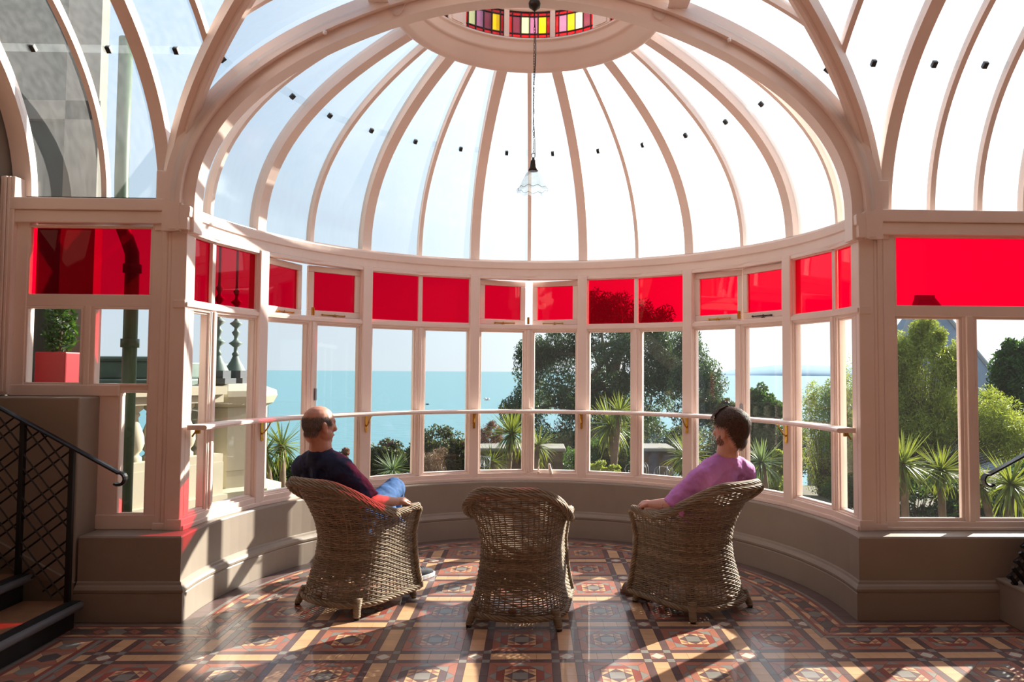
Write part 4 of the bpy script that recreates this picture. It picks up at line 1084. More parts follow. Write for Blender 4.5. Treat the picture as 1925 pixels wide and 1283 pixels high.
def strands(name, owner, c, Rm, k, keep, n, length, lift, width, flow, mt, seed=1, jaw=1.0, base=.0):
    """short hairs lying on the head; keep(az, z) fades the growth out at its edges"""
    g = random.Random(seed); mb = MB(); c = Vector(c); done = 0
    while done < n:
        z_ = g.uniform(-.95, 1); a = g.uniform(-pi, pi); q_ = math.sqrt(max(0, 1-z_*z_)); d = Vector((q_*sin(a), q_*cos(a), z_)); r = skull_r(d, jaw); p = d*r; az = abs(math.degrees(a)); done += 1
        w = keep(az, p.z, math.degrees(a))
        if w <= 0 or g.random() > w/.016: continue
        e = .02; d1 = (d+Vector((0, 0, e))).normalized(); d2 = (d+d.cross(Vector((.3, .2, 1))).normalized()*e).normalized()
        nn = (d1*skull_r(d1, jaw)-p).cross(d2*skull_r(d2, jaw)-p); nn.normalize(); nn = nn if nn.dot(d) > 0 else -nn
        f = flow(p)+Vector((g.uniform(-.35, .35), g.uniform(-.35, .35), g.uniform(-.35, .35))); f = (f-nn*f.dot(nn)).normalized(); s_ = f.cross(nn)*width*g.uniform(.7, 1.3)
        L = length*g.uniform(.6, 1.25); b0 = base(az, p.z) if callable(base) else base; o = p+nn*b0; m_ = o+f*L*.5+nn*lift*L*.6; t_ = o+f*L+nn*lift*L*.35
        P = [o-s_, o+s_, m_+s_*.9, m_-s_*.9, t_]
        mb.add([tuple(c+Rm @ (v*k)) for v in P], [(0, 1, 2, 3), (3, 2, 4)])
    o_ = obj(name, mb, mt, owner); o_['kind'] = 'stuff'; return o_
def rumple(o, size, strength):
    t = bpy.data.textures.new('cloth_folds', 'CLOUDS'); t.noise_scale = size; t.noise_depth = 2
    d = o.modifiers.new('folds', 'DISPLACE'); d.texture = t; d.strength = strength; d.mid_level = .5; d.texture_coords = 'LOCAL'; return o
# --- the man in navy
HC1 = (-.085, -.185, 1.185)
def body1(b):
    b.limb([(-.03, .0, .50), (-.04, -.06, .66), (-.06, -.10, .80)], [.10, .10, .10], 18)      # trunk under the shirt
    b.limb([(-.06, -.11, .83), (-.078, -.15, .96)], [.06, .05], 16)
    for s, sh_, el, wr in ((1, (.125, -.155, .90), (.275, -.07, .705), (.285, .15, .674)), (-1, (-.285, -.155, .895), (-.315, .0, .70), (-.285, .17, .674))):
        sh_, el, wr = Vector(sh_), Vector(el), Vector(wr)
        b.limb([sh_, (sh_+el)/2, el], [.048, .048, .043], 14)
        b.limb([el, el+(wr-el)*.28, el+(wr-el)*.7, wr], [.043, .047, .036, .028], 14)
        hand(b, wr, (-.12*s, 1, -.08), (0, .05, -1), s, .75)
    b.limb([(-.10, .0, .49), (-.05, .42, .52), (.035, .58, .10)], [.06, .05, .04], 12)
    b.limb([(.06, .0, .50), (-.01, .43, .67), (-.20, .58, .40)], [.06, .05, .04], 12)
p1, R1 = person('seated man with thinning grey hair in navy T-shirt and jeans', chairs[0], (-.035, -.055, 0), body1, 'skin_tan', HC1, rad(-14), rad(-4), [(-.075, -.175, .95), (-.08, -.18, 1.04), (-.085, -.175, 1.12)], 1.12, 1.06)
eye_pair(p1, HC1, R1, 1.06); c1 = Vector(HC1)
def keep1(az, z, sgn):
    top = .066-.010*max(0, (az-110)/70) if az > 75 else .066-.0012*(75-az); low = -.070 if az > 125 else (-.070+.0030*(125-az) if az > 98 else .004)
    return min((top-z)*.7, (z-low)*.8, (az-50)*.0012)
mat('hair_salt', srgb(112, 104, 100), .8, island=.45, spec=.2)
strands('hair', p1, c1, R1, 1.06, keep1, 26000, .016, .10, .0007, lambda p: Vector((0, -.25, -1)), 'hair_salt', 3, base=.0012)
def hb(mb, c, Rm, p, r, k=1.06, n=20): mb.ball(c+Rm @ (Vector(p)*k), tuple(x*k for x in r), n, mtx=Rm.to_4x4())
ts = MB()
ts.limb([(-.03, .02, .46), (-.04, -.03, .62), (-.05, -.07, .76), (-.07, -.125, .90)], [.135, .14, .145, .115], 22)
for q in (-1, 1): ts.limb([(-.05+q*.09, -.02, .55), (-.06+q*.11, -.06, .72), (-.075+q*.12, -.12, .88)], [.10, .115, .095], 18)
ts.limb([(-.29, -.155, .895), (-.20, -.16, .94), (-.078, -.17, .965), (.04, -.16, .945), (.13, -.155, .90)], [.075, .075, .078, .075, .075], 18)
for s, sh_, el in ((1, (.128, -.155, .90), (.275, -.07, .705)), (-1, (-.288, -.155, .895), (-.315, .0, .70))):
    sh_, el = Vector(sh_), Vector(el); ts.tube([sh_, sh_+(el-sh_)*.4, sh_+(el-sh_)*.72, sh_+(el-sh_)*.95], [.076, .074, .070, .070], 18)
ts.tube([(-.078, -.172, .985), (-.08, -.176, 1.035)], [.088, .073], 18)
rumple(soft(obj('tshirt', ts, 'navy_cotton', p1, True), .008, 4), .075, .022)
jn = MB(); jn.limb([(-.02, .03, .47), (-.02, .08, .47)], [.125, .125], 18)
jn.limb([(-.11, .0, .50), (-.06, .25, .53), (-.05, .41, .53), (.01, .51, .34), (.035, .585, .12)], [.095, .085, .075, .066, .058], 16)
jn.limb([(.06, .0, .52), (.03, .24, .62), (-.005, .44, .70), (-.09, .52, .58), (-.19, .60, .42)], [.098, .092, .080, .068, .060], 16)
rumple(soft(obj('jeans', jn, 'denim', p1, True), .009, 4), .06, .014)
def shoe(owner, ankle, yaw, pitch, upper, sole, name='shoe', L=.285):
    e = MB(); T = Matrix.Translation(ankle) @ Matrix.Rotation(yaw, 4, 'Z') @ Matrix.Rotation(pitch, 4, 'X')
    def pr(z0, z1, f0, f1):
        n = 20; ring = lambda z, f: [tuple(T @ Vector((.047*f*(1.0 if y > 0 else .82)*math.copysign(abs(cos(q))**.8, cos(q)), y, z))) for q in np.linspace(0, 2*pi, n+1)[:-1] for y in [.075+(L/2)*f*sin(q)]]
        return ring(z0, f0), ring(z1, f1)
    a = MB(); r0, r1 = pr(-.075, -.048, .98, 1.0); a.loft([r0, r1], True, True)
    u = MB(); u.limb([T @ Vector((0, -.035, -.02)), T @ Vector((0, .03, -.018)), T @ Vector((0, .12, -.035)), T @ Vector((0, .175, -.044))], [.036, .040, .036, .026], 14); u.limb([T @ Vector((0, -.03, -.01)), T @ Vector((0, -.02, .03))], [.037, .036], 12)
    o = soft(obj(name, u, upper, owner, True), .007, 3)
    obj('sole', a, sole, o); lc = MB()
    for q in range(4): lc.tube([T @ Vector((-.022, .055+q*.022, .012-q*.007)), T @ Vector((0, .06+q*.022, .021-q*.007)), T @ Vector((.022, .055+q*.022, .012-q*.007))], .0028, 5)
    if upper == 'dark_canvas': obj('laces', lc, 'dark_canvas', o)
shoe(p1, Vector((.035, .60, .078)), rad(-6), 0, 'dark_canvas', 'white_rubber'); shoe(p1, Vector((-.215, .63, .36)), rad(20), rad(-25), 'dark_canvas', 'white_rubber')
# --- the man in purple
HC2 = (.075, -.195, 1.165)
def body2(b):
    b.limb([(.03, .0, .50), (.04, -.06, .66), (.05, -.10, .80)], [.10, .10, .10], 18)
    b.limb([(.05, -.11, .82), (.062, -.15, .94)], [.06, .05], 16)
    for s, sh_, el, wr in ((-1, (-.135, -.155, .875), (-.285, -.06, .70), (-.285, .165, .672)), (1, (.27, -.155, .875), (.315, -.01, .69), (.285, .17, .672))):
        sh_, el, wr = Vector(sh_), Vector(el), Vector(wr)
        b.limb([sh_, (sh_+el)/2, el], [.050, .050, .046], 14)
        b.limb([el, el+(wr-el)*.28, el+(wr-el)*.7, wr], [.046, .049, .037, .028], 14)
        hand(b, wr, (-.10*s, 1, -.18), (0, -.1, -1), s, .8)
    b.limb([(-.07, .0, .49), (-.14, .36, .50), (-.165, .38, .32), (-.185, .34, .09)], [.07, .06, .055, .038], 14); b.limb([(-.185, .31, .065), (-.205, .39, .055), (-.215, .46, .045)], [.036, .034, .026], 12)
    b.limb([(.12, .0, .49), (.14, .42, .50), (.13, .46, .32), (.12, .46, .09)], [.07, .06, .055, .038], 14); b.limb([(.12, .44, .065), (.12, .53, .055), (.12, .60, .045)], [.036, .034, .026], 12)
p2, R2 = person('seated man with brown hair and beard in purple T-shirt', chairs[2], (.03, -.04, 0), body2, 'skin_pale', HC2, rad(8), rad(-2), [(.06, -.175, .93), (.066, -.185, 1.02), (.075, -.185, 1.10)], 1.08, 1.04)
eye_pair(p2, HC2, R2, 1.04); c2 = Vector(HC2)
def keep2(az, z, sgn):
    low = -.100 if az > 152 else (-.100+.0038*(152-az) if az > 118 else (.032 if az > 70 else .032+.0012*(70-az)))
    if az < 55: low = max(low, .062)
    return z-low
def thick2(az, z):
    t = .010+.016*max(0, min(1, (z+.02)/.10))+(.006 if az > 120 else 0)
    if az < 60 and z > .05: t += .014
    return t
soft(obj('hair', scalp(c2, R2, 1.04, thick2, keep2, wild=.2, seed=4), 'hair_brown', p2, True), .005, 2)
def keepb(az, z, sgn): return min(-.050+.0011*max(0, az-40)-z, (94-az)*.002, z+.15)
strands('beard', p2, c2, R2, 1.045, keepb, 14000, .010, .25, .0007, lambda p: Vector((0, .3, -1)), 'beard', 6, base=.001)
mat('hair_strand', srgb(92, 70, 58), .6, island=.5, spec=.3)
strands('hair_strands', p2, c2, R2, 1.04, keep2, 18000, .030, .07, .0011, lambda p: Vector((p.x*.8, p.y+.04, p.z-.16 if p.z < .09 else -.2)) if p.y < .03 else Vector((p.x, 1.0, -.35)), 'hair_strand', 9, base=thick2)
ts = MB()
ts.limb([(.03, .02, .46), (.035, -.03, .62), (.045, -.07, .76), (.055, -.125, .88)], [.14, .145, .15, .12], 22)
for q in (-1, 1): ts.limb([(.045+q*.09, -.02, .55), (.055+q*.11, -.06, .72), (.065+q*.12, -.12, .865)], [.105, .118, .098], 18)
ts.limb([(-.14, -.155, .875), (-.05, -.16, .925), (.062, -.17, .95), (.175, -.16, .925), (.275, -.155, .875)], [.080, .078, .080, .078, .080], 18)
for s, sh_, el in ((-1, (-.14, -.155, .875), (-.285, -.06, .70)), (1, (.275, -.155, .875), (.315, -.01, .69))):
    sh_, el = Vector(sh_), Vector(el); ts.tube([sh_, sh_+(el-sh_)*.4, sh_+(el-sh_)*.8, sh_+(el-sh_)*1.12], [.082, .082, .084, .086], 18)
ts.tube([(.062, -.172, .97), (.064, -.178, 1.01)], [.088, .073], 18)
rumple(soft(obj('tshirt', ts, 'purple_cotton', p2, True), .008, 4), .075, .024)
sh2 = MB(); sh2.limb([(.02, .03, .47), (.02, .08, .47)], [.13, .13], 18)
sh2.limb([(-.08, .0, .50), (-.11, .20, .51), (-.142, .375, .50), (-.158, .375, .34)], [.10, .092, .082, .078], 16); sh2.limb([(.12, .0, .50), (.14, .25, .51), (.14, .43, .50), (.135, .47, .38)], [.10, .092, .082, .078], 16)
soft(obj('shorts', sh2, 'grey_cotton', p2, True), .011, 4)
for (x, y, a) in ((-.205, .375, 8), (.12, .52, 0)):
    T = Matrix.Translation((x, y, 0)) @ Matrix.Rotation(rad(a), 4, 'Z'); sl_ = MB()
    ring = lambda z, f: [tuple(T @ Vector((.05*f*math.copysign(abs(cos(q))**.8, cos(q)), .02+.14*f*sin(q), z))) for q in np.linspace(0, 2*pi, 21)[:-1]]
    sl_.loft([ring(.002, .97), ring(.028, 1.0)], True, True)
    o = obj('sandal', sl_, 'brown_leather', p2)
    bnd = MB(); rings = []
    for yy in (.035, .11):
        rings.append([tuple(T @ Vector((.052*cos(q), yy, .02+.058*sin(q)))) for q in np.linspace(0, pi, 11)]+[tuple(T @ Vector((.046*cos(q), yy, .02+.05*sin(q)))) for q in np.linspace(pi, 0, 11)])
    bnd.loft(rings, True, True); obj('strap', bnd, 'brown_leather', o)
# tattoo: thin inked lines lying on the left forearm
tt = MB(); el, wr = Vector((-.285, -.06, .70)), Vector((-.285, .165, .672)); ax = (wr-el).normalized()
for q in range(7):
    pts = []
    for k in range(8):
        u = .30+.32*((k/7+q*.13) % 1)*.9; a = rad(175+22*sin(k*1.3+q*2.1)+q*4-12); r = .0475-.016*max(0, u-.28)/.42+.0004
        pts.append(el+(wr-el)*u+Vector((cos(a)*r, 0, sin(a)*r)))
    tt.tube(pts, .0014, 4)
obj('tattoo', tt, 'ink', p2)
# ---------------------------------------------------------------- outside: sea, land, planting
mat('sea', srgb(84, 132, 140), .35, spec=.25)
def sea_bump():
    nt = M['sea'].node_tree; N = nt.nodes; L = nt.links; p = N['Principled BSDF']
    tc = N.new('ShaderNodeTexCoord'); mp = N.new('ShaderNodeMapping'); mp.inputs['Scale'].default_value = (.10, .28, 1); L.new(tc.outputs['Object'], mp.inputs[0])
    nz = N.new('ShaderNodeTexNoise'); nz.inputs['Scale'].default_value = 1.0; nz.inputs['Detail'].default_value = 6; L.new(mp.outputs[0], nz.inputs['Vector'])
    b = N.new('ShaderNodeBump'); b.inputs['Strength'].default_value = .6; b.inputs['Distance'].default_value = .9; L.new(nz.outputs[0], b.inputs['Height']); L.new(b.outputs[0], p.inputs['Normal'])
    mr = N.new('ShaderNodeMapRange'); L.new(nz.outputs[0], mr.inputs[0]); mr.inputs[1].default_value = .35; mr.inputs[2].default_value = .65; mr.inputs[3].default_value = .88; mr.inputs[4].default_value = 1.12
    hs = N.new('ShaderNodeHueSaturation'); hs.inputs['Color'].default_value = p.inputs['Base Color'].default_value; L.new(mr.outputs[0], hs.inputs['Value']); L.new(hs.outputs[0], p.inputs['Base Color'])
sea_bump()
struct(obj('sea', MB().add([(-60000, 55, -30), (60000, 55, -30), (60000, 60000, -30), (-60000, 60000, -30)], [(0, 1, 2, 3)]), 'sea'), 'calm blue green sea reaching to the horizon')
mat('soil', srgb(74, 68, 48), .9, var=.3, scale=1.5, bump=.3, bscale=4)
mat('grass', srgb(78, 92, 48), .9, var=.3, scale=3)
def terrain():
    vs, fs = [], []; xs = np.linspace(-40, 60, 51); ys = np.concatenate([np.linspace(7.2, 20, 20), np.linspace(21, 60, 24)])
    for y in ys:
        for x in xs:
            z = -.55-.03*(y-7)-.0*(x); z -= .0 if y < 16 else .9*(y-16)**1.15*.35
            z += .18*sin(x*.7+y*.4)+.12*sin(x*1.9-y*1.1); z = max(z, -31)
            vs.append((x, y, z))
    n = len(xs)
    for j in range(len(ys)-1):
        for i in range(n-1): fs.append((j*n+i, j*n+i+1, (j+1)*n+i+1, (j+1)*n+i))
    return MB().add(vs, fs)
struct(obj('ground', terrain(), 'soil', None, True), 'sloping garden ground outside')
struct(obj('terrace', MB().box((-9, 4.95, -.62), (9, 7.6, -.5)), 'soil'), 'bed of soil round the foot of the bay outside')
# far headland
mat('hazy_hill', srgb(116, 148, 170), .9, var=.06, scale=.002)  # pale blue aerial haze painted into the hill's base colour
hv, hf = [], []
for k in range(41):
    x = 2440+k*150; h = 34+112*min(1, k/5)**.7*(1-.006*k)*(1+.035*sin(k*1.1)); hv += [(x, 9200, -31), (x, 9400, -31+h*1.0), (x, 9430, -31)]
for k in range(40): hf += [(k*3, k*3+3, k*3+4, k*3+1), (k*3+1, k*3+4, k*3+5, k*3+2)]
struct(obj('headland', MB().add(hv, hf), 'hazy_hill', None, True), 'pale blue headland across the water')

def leafmat(name, c, tr, amt=.35, isl=.45, rough=.5): mat(name, srgb(*c), rough, island=isl, transl=(srgb(*tr), amt), spec=.35)
leafmat('leaf_gum', (66, 84, 62), (92, 118, 60), .28); leafmat('leaf_dark', (48, 72, 40), (84, 122, 40)); leafmat('leaf_bush', (70, 76, 50), (98, 104, 52), .3)
leafmat('leaf_lime', (124, 138, 62), (176, 186, 66), .38); leafmat('leaf_palm', (88, 108, 54), (164, 172, 58), .28, .35, .4); leafmat('leaf_fan', (100, 122, 92), (140, 160, 90), .3, .3)
leafmat('leaf_dry', (128, 104, 80), (140, 110, 80), .2); leafmat('leaf_rust', (120, 86, 72), (150, 100, 70), .3)
mat('bark', srgb(92, 78, 64), .9, var=.3, scale=6, bump=.4, bscale=12); mat('bark_pale', srgb(112, 94, 76), .9, var=.25, scale=8, bump=.3, bscale=14)
def leaves(name, centers, size, parent, mt, aspect=.35, droop=0.0, seed=0):
    """centers: (n,3) array; one folded leaf at each"""
    g = np.random.default_rng(seed); n = len(centers)
    d = g.normal(size=(n, 3)); d[:, 2] -= droop; d /= np.linalg.norm(d, axis=1)[:, None]
    e = np.cross(d, g.normal(size=(n, 3))); e /= np.linalg.norm(e, axis=1)[:, None]
    L = size*g.uniform(.6, 1.3, n)[:, None]; W = L*aspect
    v = np.stack([centers-d*L/2, centers+e*W/2, centers+d*L/2, centers-e*W/2], 1).reshape(-1, 3)
    me = bpy.data.meshes.new(name); me.vertices.add(4*n); me.vertices.foreach_set('co', v.astype(np.float32).ravel())
    me.loops.add(4*n); me.loops.foreach_set('vertex_index', np.arange(4*n, dtype=np.int32)); me.polygons.add(n)
    me.polygons.foreach_set('loop_start', np.arange(0, 4*n, 4, dtype=np.int32)); me.polygons.foreach_set('loop_total', np.full(n, 4, dtype=np.int32))
    me.materials.append(M[mt]); me.update(calc_edges=True)
    o = bpy.data.objects.new(name, me); COL.objects.link(o); o.parent = parent; o['kind'] = 'stuff'; return o
def blob(c, r, n, g, shell_=.55):
    d = g.normal(size=(n, 3)); d /= np.linalg.norm(d, axis=1)[:, None]; q = g.uniform(shell_**3, 1, n)**(1/3)
    return np.array(c)+d*q[:, None]*np.array(r)
def shrub(name, label, cat, blobs, mt, size, dens, seed, group=None, stems=True, aspect=.4, lobes=14, base=None):
    """blobs: (centre, radii) in world space; built of many smaller leaf clumps"""
    g = np.random.default_rng(seed); c0 = Vector(blobs[0][0]); gz = base if base is not None else min(c[2]-r[2] for c, r in blobs)-.3
    root = empty(name, (c0.x, c0.y, gz)); tag(root, label, cat, group); pts = []
    off = np.array([c0.x, c0.y, gz]); st_ = MB()
    for c, r in blobs:
        r = np.array(r); cl = blob((0, 0, 0), r*.88, lobes, g, .25)
        for p in cl:
            k = r*g.uniform(.24, .42); pts.append(blob(p, k, int(dens/lobes), g, .25)+np.array(c)-off)
            if stems: 
                a = Vector((0, 0, 0)); b = Vector(p)+Vector(c)-Vector(off); mid = Vector((b.x*.35, b.y*.35, b.z*.5)); st_.tube([a, mid, b], [.016*max(r), .010*max(r), .004*max(r)], 5)
    leaves('foliage', np.concatenate(pts), size, root, mt, aspect, .2, seed)
    if stems: obj('stems', st_, 'bark', root, True)
    return root
def W(px, py, Y): p = at(px, py, Y); return (p.x, p.y, p.z)
def px_r(n, Y): return n/F*Y
# --- the gum tree right of centre
def gum_tree():
    g = np.random.default_rng(21); Y = 24.0; base = at(1150, 900, Y); bz = base.z-1.0
    root = empty('gum_tree', (base.x, Y, bz)); tag(root, 'tall dark evergreen gum tree outside the middle bay windows', 'tree'); off = Vector(root.location)
    tr = MB(); top = at(1165, 560, Y)
    trunk = [Vector((base.x, Y, bz)), at(1155, 800, Y), at(1150, 720, Y), at(1170, 640, Y), top]
    tr.tube([p-off for p in trunk], [.32, .26, .20, .12, .03], 9)
    crown = [(1010, 720, 46, 70), (985, 770, 34, 42), (1000, 665, 34, 30), (1045, 655, 44, 40), (1060, 740, 46, 60), (1060, 810, 60, 44), (1110, 650, 46, 60), (1125, 590, 36, 40), (1120, 730, 46, 60), (1160, 600, 40, 50), (1175, 680, 50, 60), (1165, 780, 60, 50), (1215, 600, 44, 44), (1232, 660, 44, 52), (1226, 740, 44, 52), (1215, 820, 60, 44), (1262, 690, 30, 42), (1120, 850, 80, 36), (1030, 862, 60, 30)]
    pts = []
    for (x, y, rx, ry) in crown:
        c = at(x, y, Y+g.uniform(-1.2, 1.2)); r = (px_r(rx, Y), px_r(rx, Y)*.9, px_r(ry, Y))
        b0 = trunk[1+int(g.integers(0, 3))]; tr.tube([b0-off, (b0+(c-b0)*.5+Vector((0, 0, -.25)))-off, c-off], [.10, .06, .02], 6)
        for p in blob((0, 0, 0), np.array(r)*.9, 13, g, .3):
            q = Vector(p)+c; tr.tube([c-off, q-off], [.02, .006], 4)
            pts.append(blob(tuple(q-off), (.36, .36, .42), 300, g, .2))
    leaves('foliage', np.concatenate(pts), .15, root, 'leaf_gum', .24, .8, 22); obj('trunk', tr, 'bark', root, True)
gum_tree()
def gum2():
    g = np.random.default_rng(31); Y = 21.0; base = at(1310, 900, Y); root = empty('gum_tree', (base.x, Y, base.z-.8)); tag(root, 'smaller pale green gum tree beside the tall one, left of the headland', 'tree'); off = Vector(root.location)
    tr = MB(); t = [Vector(root.location), at(1305, 800, Y), at(1300, 720, Y), at(1310, 650, Y)]; tr.tube([p-off for p in t], [.18, .14, .09, .03], 8); pts = []
    for (x, y, rx, ry) in [(1292, 650, 22, 34), (1312, 690, 30, 40), (1330, 720, 30, 40), (1315, 760, 36, 36), (1282, 720, 24, 40), (1290, 800, 40, 30), (1340, 770, 20, 26)]:
        c = at(x, y, Y+g.uniform(-.6, .6)); r = (px_r(rx, Y), px_r(rx, Y), px_r(ry, Y)); b0 = t[1+int(g.integers(0, 2))]; tr.tube([b0-off, c-off], [.05, .015], 5)
        for p in blob((0, 0, 0), np.array(r)*.8, 9, g, .3): pts.append(blob(tuple(Vector(p)+c-off), (.27, .27, .36), 280, g, .2))
    leaves('foliage', np.concatenate(pts), .12, root, 'leaf_gum', .26, .9, 32); obj('trunk', tr, 'bark', root, True)
gum2()
# --- rounded trees and bushes
def bush(label, items, mt, size, dens, seed, Y, cat='bush', name='bush', lobes=16, aspect=.45, stems=True):
    bl = [(W(x, y, Y), (px_r(rx, Y), px_r(rx, Y)*.9, px_r(ry, Y))) for x, y, rx, ry in items]
    return shrub(name, label, cat, bl, mt, size, dens, seed, None, stems, aspect, lobes)
bush('round dark green tree behind the man in purple', [(1432, 790, 42, 62), (1415, 850, 40, 40), (1455, 850, 36, 40), (1432, 770, 34, 40)], 'leaf_dark', .085, 9000, 41, 15, 'tree', 'round_tree', 26)
bush('low olive tree left of the dark round tree', [(1380, 775, 30, 30), (1365, 800, 30, 26)], 'leaf_bush', .10, 2600, 42, 20, 'tree', 'olive_tree', 16)
bush('dome shaped brown green bush right of the man in navy', [(728, 866, 42, 36), (700, 872, 30, 30)], 'leaf_bush', .06, 4200, 43, 11.5, lobes=30)
bush('tall rounded dark bush by the sea', [(828, 848, 46, 44), (795, 862, 36, 34), (862, 862, 30, 34), (750, 868, 26, 28)], 'leaf_bush', .06, 4200, 44, 12, lobes=30)
bush('dry brown twiggy bush in front of the rounded dark bush', [(815, 872, 32, 32)], 'leaf_dry', .09, 2600, 45, 10.5, lobes=22, aspect=.07)
bush('rust brown leafless shrub left of the middle palms', [(908, 832, 34, 34), (925, 815, 24, 24)], 'leaf_rust', .06, 2200, 46, 13, lobes=20, aspect=.2)
bush('low dark hedge under the middle palms', [(960, 872, 80, 30), (1050, 872, 60, 30)], 'leaf_dark', .06, 4200, 47, 13.9, 'hedge', 'hedge', 34)
bush('dark undergrowth below the gum tree', [(1120, 866, 60, 40), (1210, 876, 60, 36), (1160, 846, 50, 40)], 'leaf_dark', .07, 4200, 48, 15.6, lobes=34)
bush('long dark hedge along the cliff edge behind the palms', [(900, 868, 60, 26), (1000, 856, 70, 40), (1100, 850, 70, 44), (1200, 846, 70, 48), (1290, 850, 60, 48), (1370, 850, 60, 50), (1470, 850, 60, 50)], 'leaf_bush', .08, 5200, 58, 18.2, 'hedge', 'hedge', 36)
bush('yellow green shrub low behind the purple T-shirt', [(1440, 905, 40, 30), (1465, 870, 16, 26)], 'leaf_lime', .06, 2600, 49, 9.5, lobes=18)
bush('small leafy plants at the foot of the window beside the hoops', [(1120, 878, 24, 14), (1150, 886, 20, 10)], 'leaf_lime', .05, 900, 50, 9.0, lobes=10)
bush('dark shrubs low under the left bay window', [(520, 905, 40, 40), (545, 890, 30, 30)], 'leaf_dark', .06, 3000, 51, 10, lobes=20)
bush('purple flowering shrub just right of the navy shoulder', [(648, 858, 14, 16)], 'leaf_rust', .05, 900, 52, 10, lobes=10)
# --- the tall feathery lime trees in the right windows
bush('feathery lime green tree in the right side window', [(1735, 720, 70, 90), (1710, 800, 70, 60), (1770, 790, 60, 70), (1690, 680, 40, 60), (1850, 790, 70, 60), (1900, 830, 60, 60), (1790, 690, 30, 50), (1660, 760, 40, 70), (1740, 640, 36, 40)], 'leaf_lime', .062, 9000, 61, 11.0, 'tree', 'lime_tree', 60, .22)
bush('feathery lime green tree in the rightmost bay window', [(1545, 790, 48, 70), (1590, 760, 44, 80), (1560, 870, 60, 60), (1610, 850, 50, 60)], 'leaf_lime', .062, 8000, 62, 13.0, 'tree', 'lime_tree', 50, .22)
bush('dark dense tree at the right edge behind the lime tree', [(1895, 720, 50, 60), (1920, 680, 40, 50), (1870, 780, 50, 60), (1960, 740, 60, 80)], 'leaf_dark', .09, 4600, 63, 14, 'tree', 'dark_tree', 40)
bush('dark hedge under the palms in the right side window', [(1720, 930, 90, 50), (1860, 940, 90, 50), (1960, 920, 70, 60), (1600, 930, 50, 40)], 'leaf_dark', .06, 5200, 64, 9.5, 'hedge', 'hedge', 40)
# --- cabbage palms
LEAF = MB(); _r = []
for k in range(5):
    u = k/4; w = .021*(1-u)**.6+.001; _r.append([(-w, 0, u), (0, -.008*(1-u), u), (w, 0, u)])
LEAF.loft([[Vector(p) for p in r] for r in _r], False, False)
leaf_me = {n: mesh_of(LEAF, 'leaf', n) for n in ('leaf_palm', 'leaf_fan')}
def bent_leaf(L, bend, mt):
    mb = MB(); r = []
    for k in range(6):
        u = k/5; w = (.021*(1-u)**.55)*min(1, .5+u*3)+.0008; a = bend*u; x = L*(sin(a)/max(bend, .01) if bend else u); 
        # curve in the local xz-plane, leaf points along +x
        r.append([(L*u*cos(a*.5), -w*L/.6, -L*u*sin(a*.5)), (L*u*cos(a*.5), 0, -L*u*sin(a*.5)-.006), (L*u*cos(a*.5), w*L/.6, -L*u*sin(a*.5))])
    mb.loft(r, False, False); return mesh_of(mb, 'leaf', mt)
LM = {}
def palm(label, crowns, foot, Y, mt='leaf_palm', n=90, seed=1, flat=False):
    """crowns: (px, py, radius px)"""
    g = random.Random(seed); f = at(foot[0], foot[1], Y); f.z = -.72-.03*(Y-7); root = empty('cabbage_palm', f); tag(root, label, 'palm'); off = Vector(f)
    for ci, (x, y, rp) in enumerate(crowns):
        c = at(x, y, Y+g.uniform(-.2, .2)); L = rp/F*Y
        tk = MB().tube([Vector((0, 0, 0)), (c-off)*.5+Vector((g.uniform(-.08, .08), 0, 0)), c-off], [.05, .045, .04], 8)
        t_ = obj('trunk', tk, 'bark_pale', root, True)
        for k in range(min(280, int(n*2.6)) if len(crowns) == 1 else int(n*1.75)):
            el = math.asin(g.uniform(-.92, .97)); az = g.uniform(0, 2*pi); bend = .15+.75*max(0, .5-sin(el))*g.uniform(.6, 1.2)
            key = (mt, round(bend*3)/3)
            if key not in LM: LM[key] = bent_leaf(1.0, key[1], mt)
            o = bpy.data.objects.new('leaf', LM[key]); COL.objects.link(o); o.parent = root
            o.location = c-off; o.rotation_euler = (g.uniform(-.5, .5), -el, az); s = L*g.uniform(.75, 1.12); o.scale = (s, s*.9, s)
    return root
palm('bushy palm with two crowns behind the navy shoulder', [(530, 838, 60), (498, 850, 50)], (515, 930), 9.0, seed=2, n=56)
palm('small spiky palm low right of the man in navy', [(738, 884, 42)], (738, 905), 9.6, mt='leaf_fan', seed=3, n=50)
palm('spiky palm in front of the tree, left of the middle mullion', [(962, 815, 52)], (962, 890), 11.2, seed=4, n=70)
palm('lower spiky palm right of the middle mullion', [(1012, 838, 46), (925, 868, 36)], (985, 900), 10.6, seed=5, n=60)
palm('large spiky palm in front of the gum tree with drooping lower leaves', [(1148, 800, 62), (1165, 775, 44)], (1150, 900), 10.8, seed=6, n=80)
palm('spiky palm left of the man in purple', [(1290, 858, 56)], (1290, 930), 9.2, seed=7, n=70)
palm('grey green fan palm behind the purple shoulder', [(1432, 870, 52)], (1436, 930), 8.8, mt='leaf_fan', seed=8, n=60)
palm('largest yellow green palm in the right side window', [(1698, 872, 72), (1672, 880, 60)], (1712, 990), 7.9, seed=9, n=80)
palm('second yellow green palm in the right side window beside the mullion', [(1768, 885, 58)], (1778, 990), 8.2, seed=10, n=74)
palm('palm behind the handrail at the right edge', [(1900, 912, 80), (1846, 915, 44)], (1885, 1000), 7.8, seed=11, n=80)
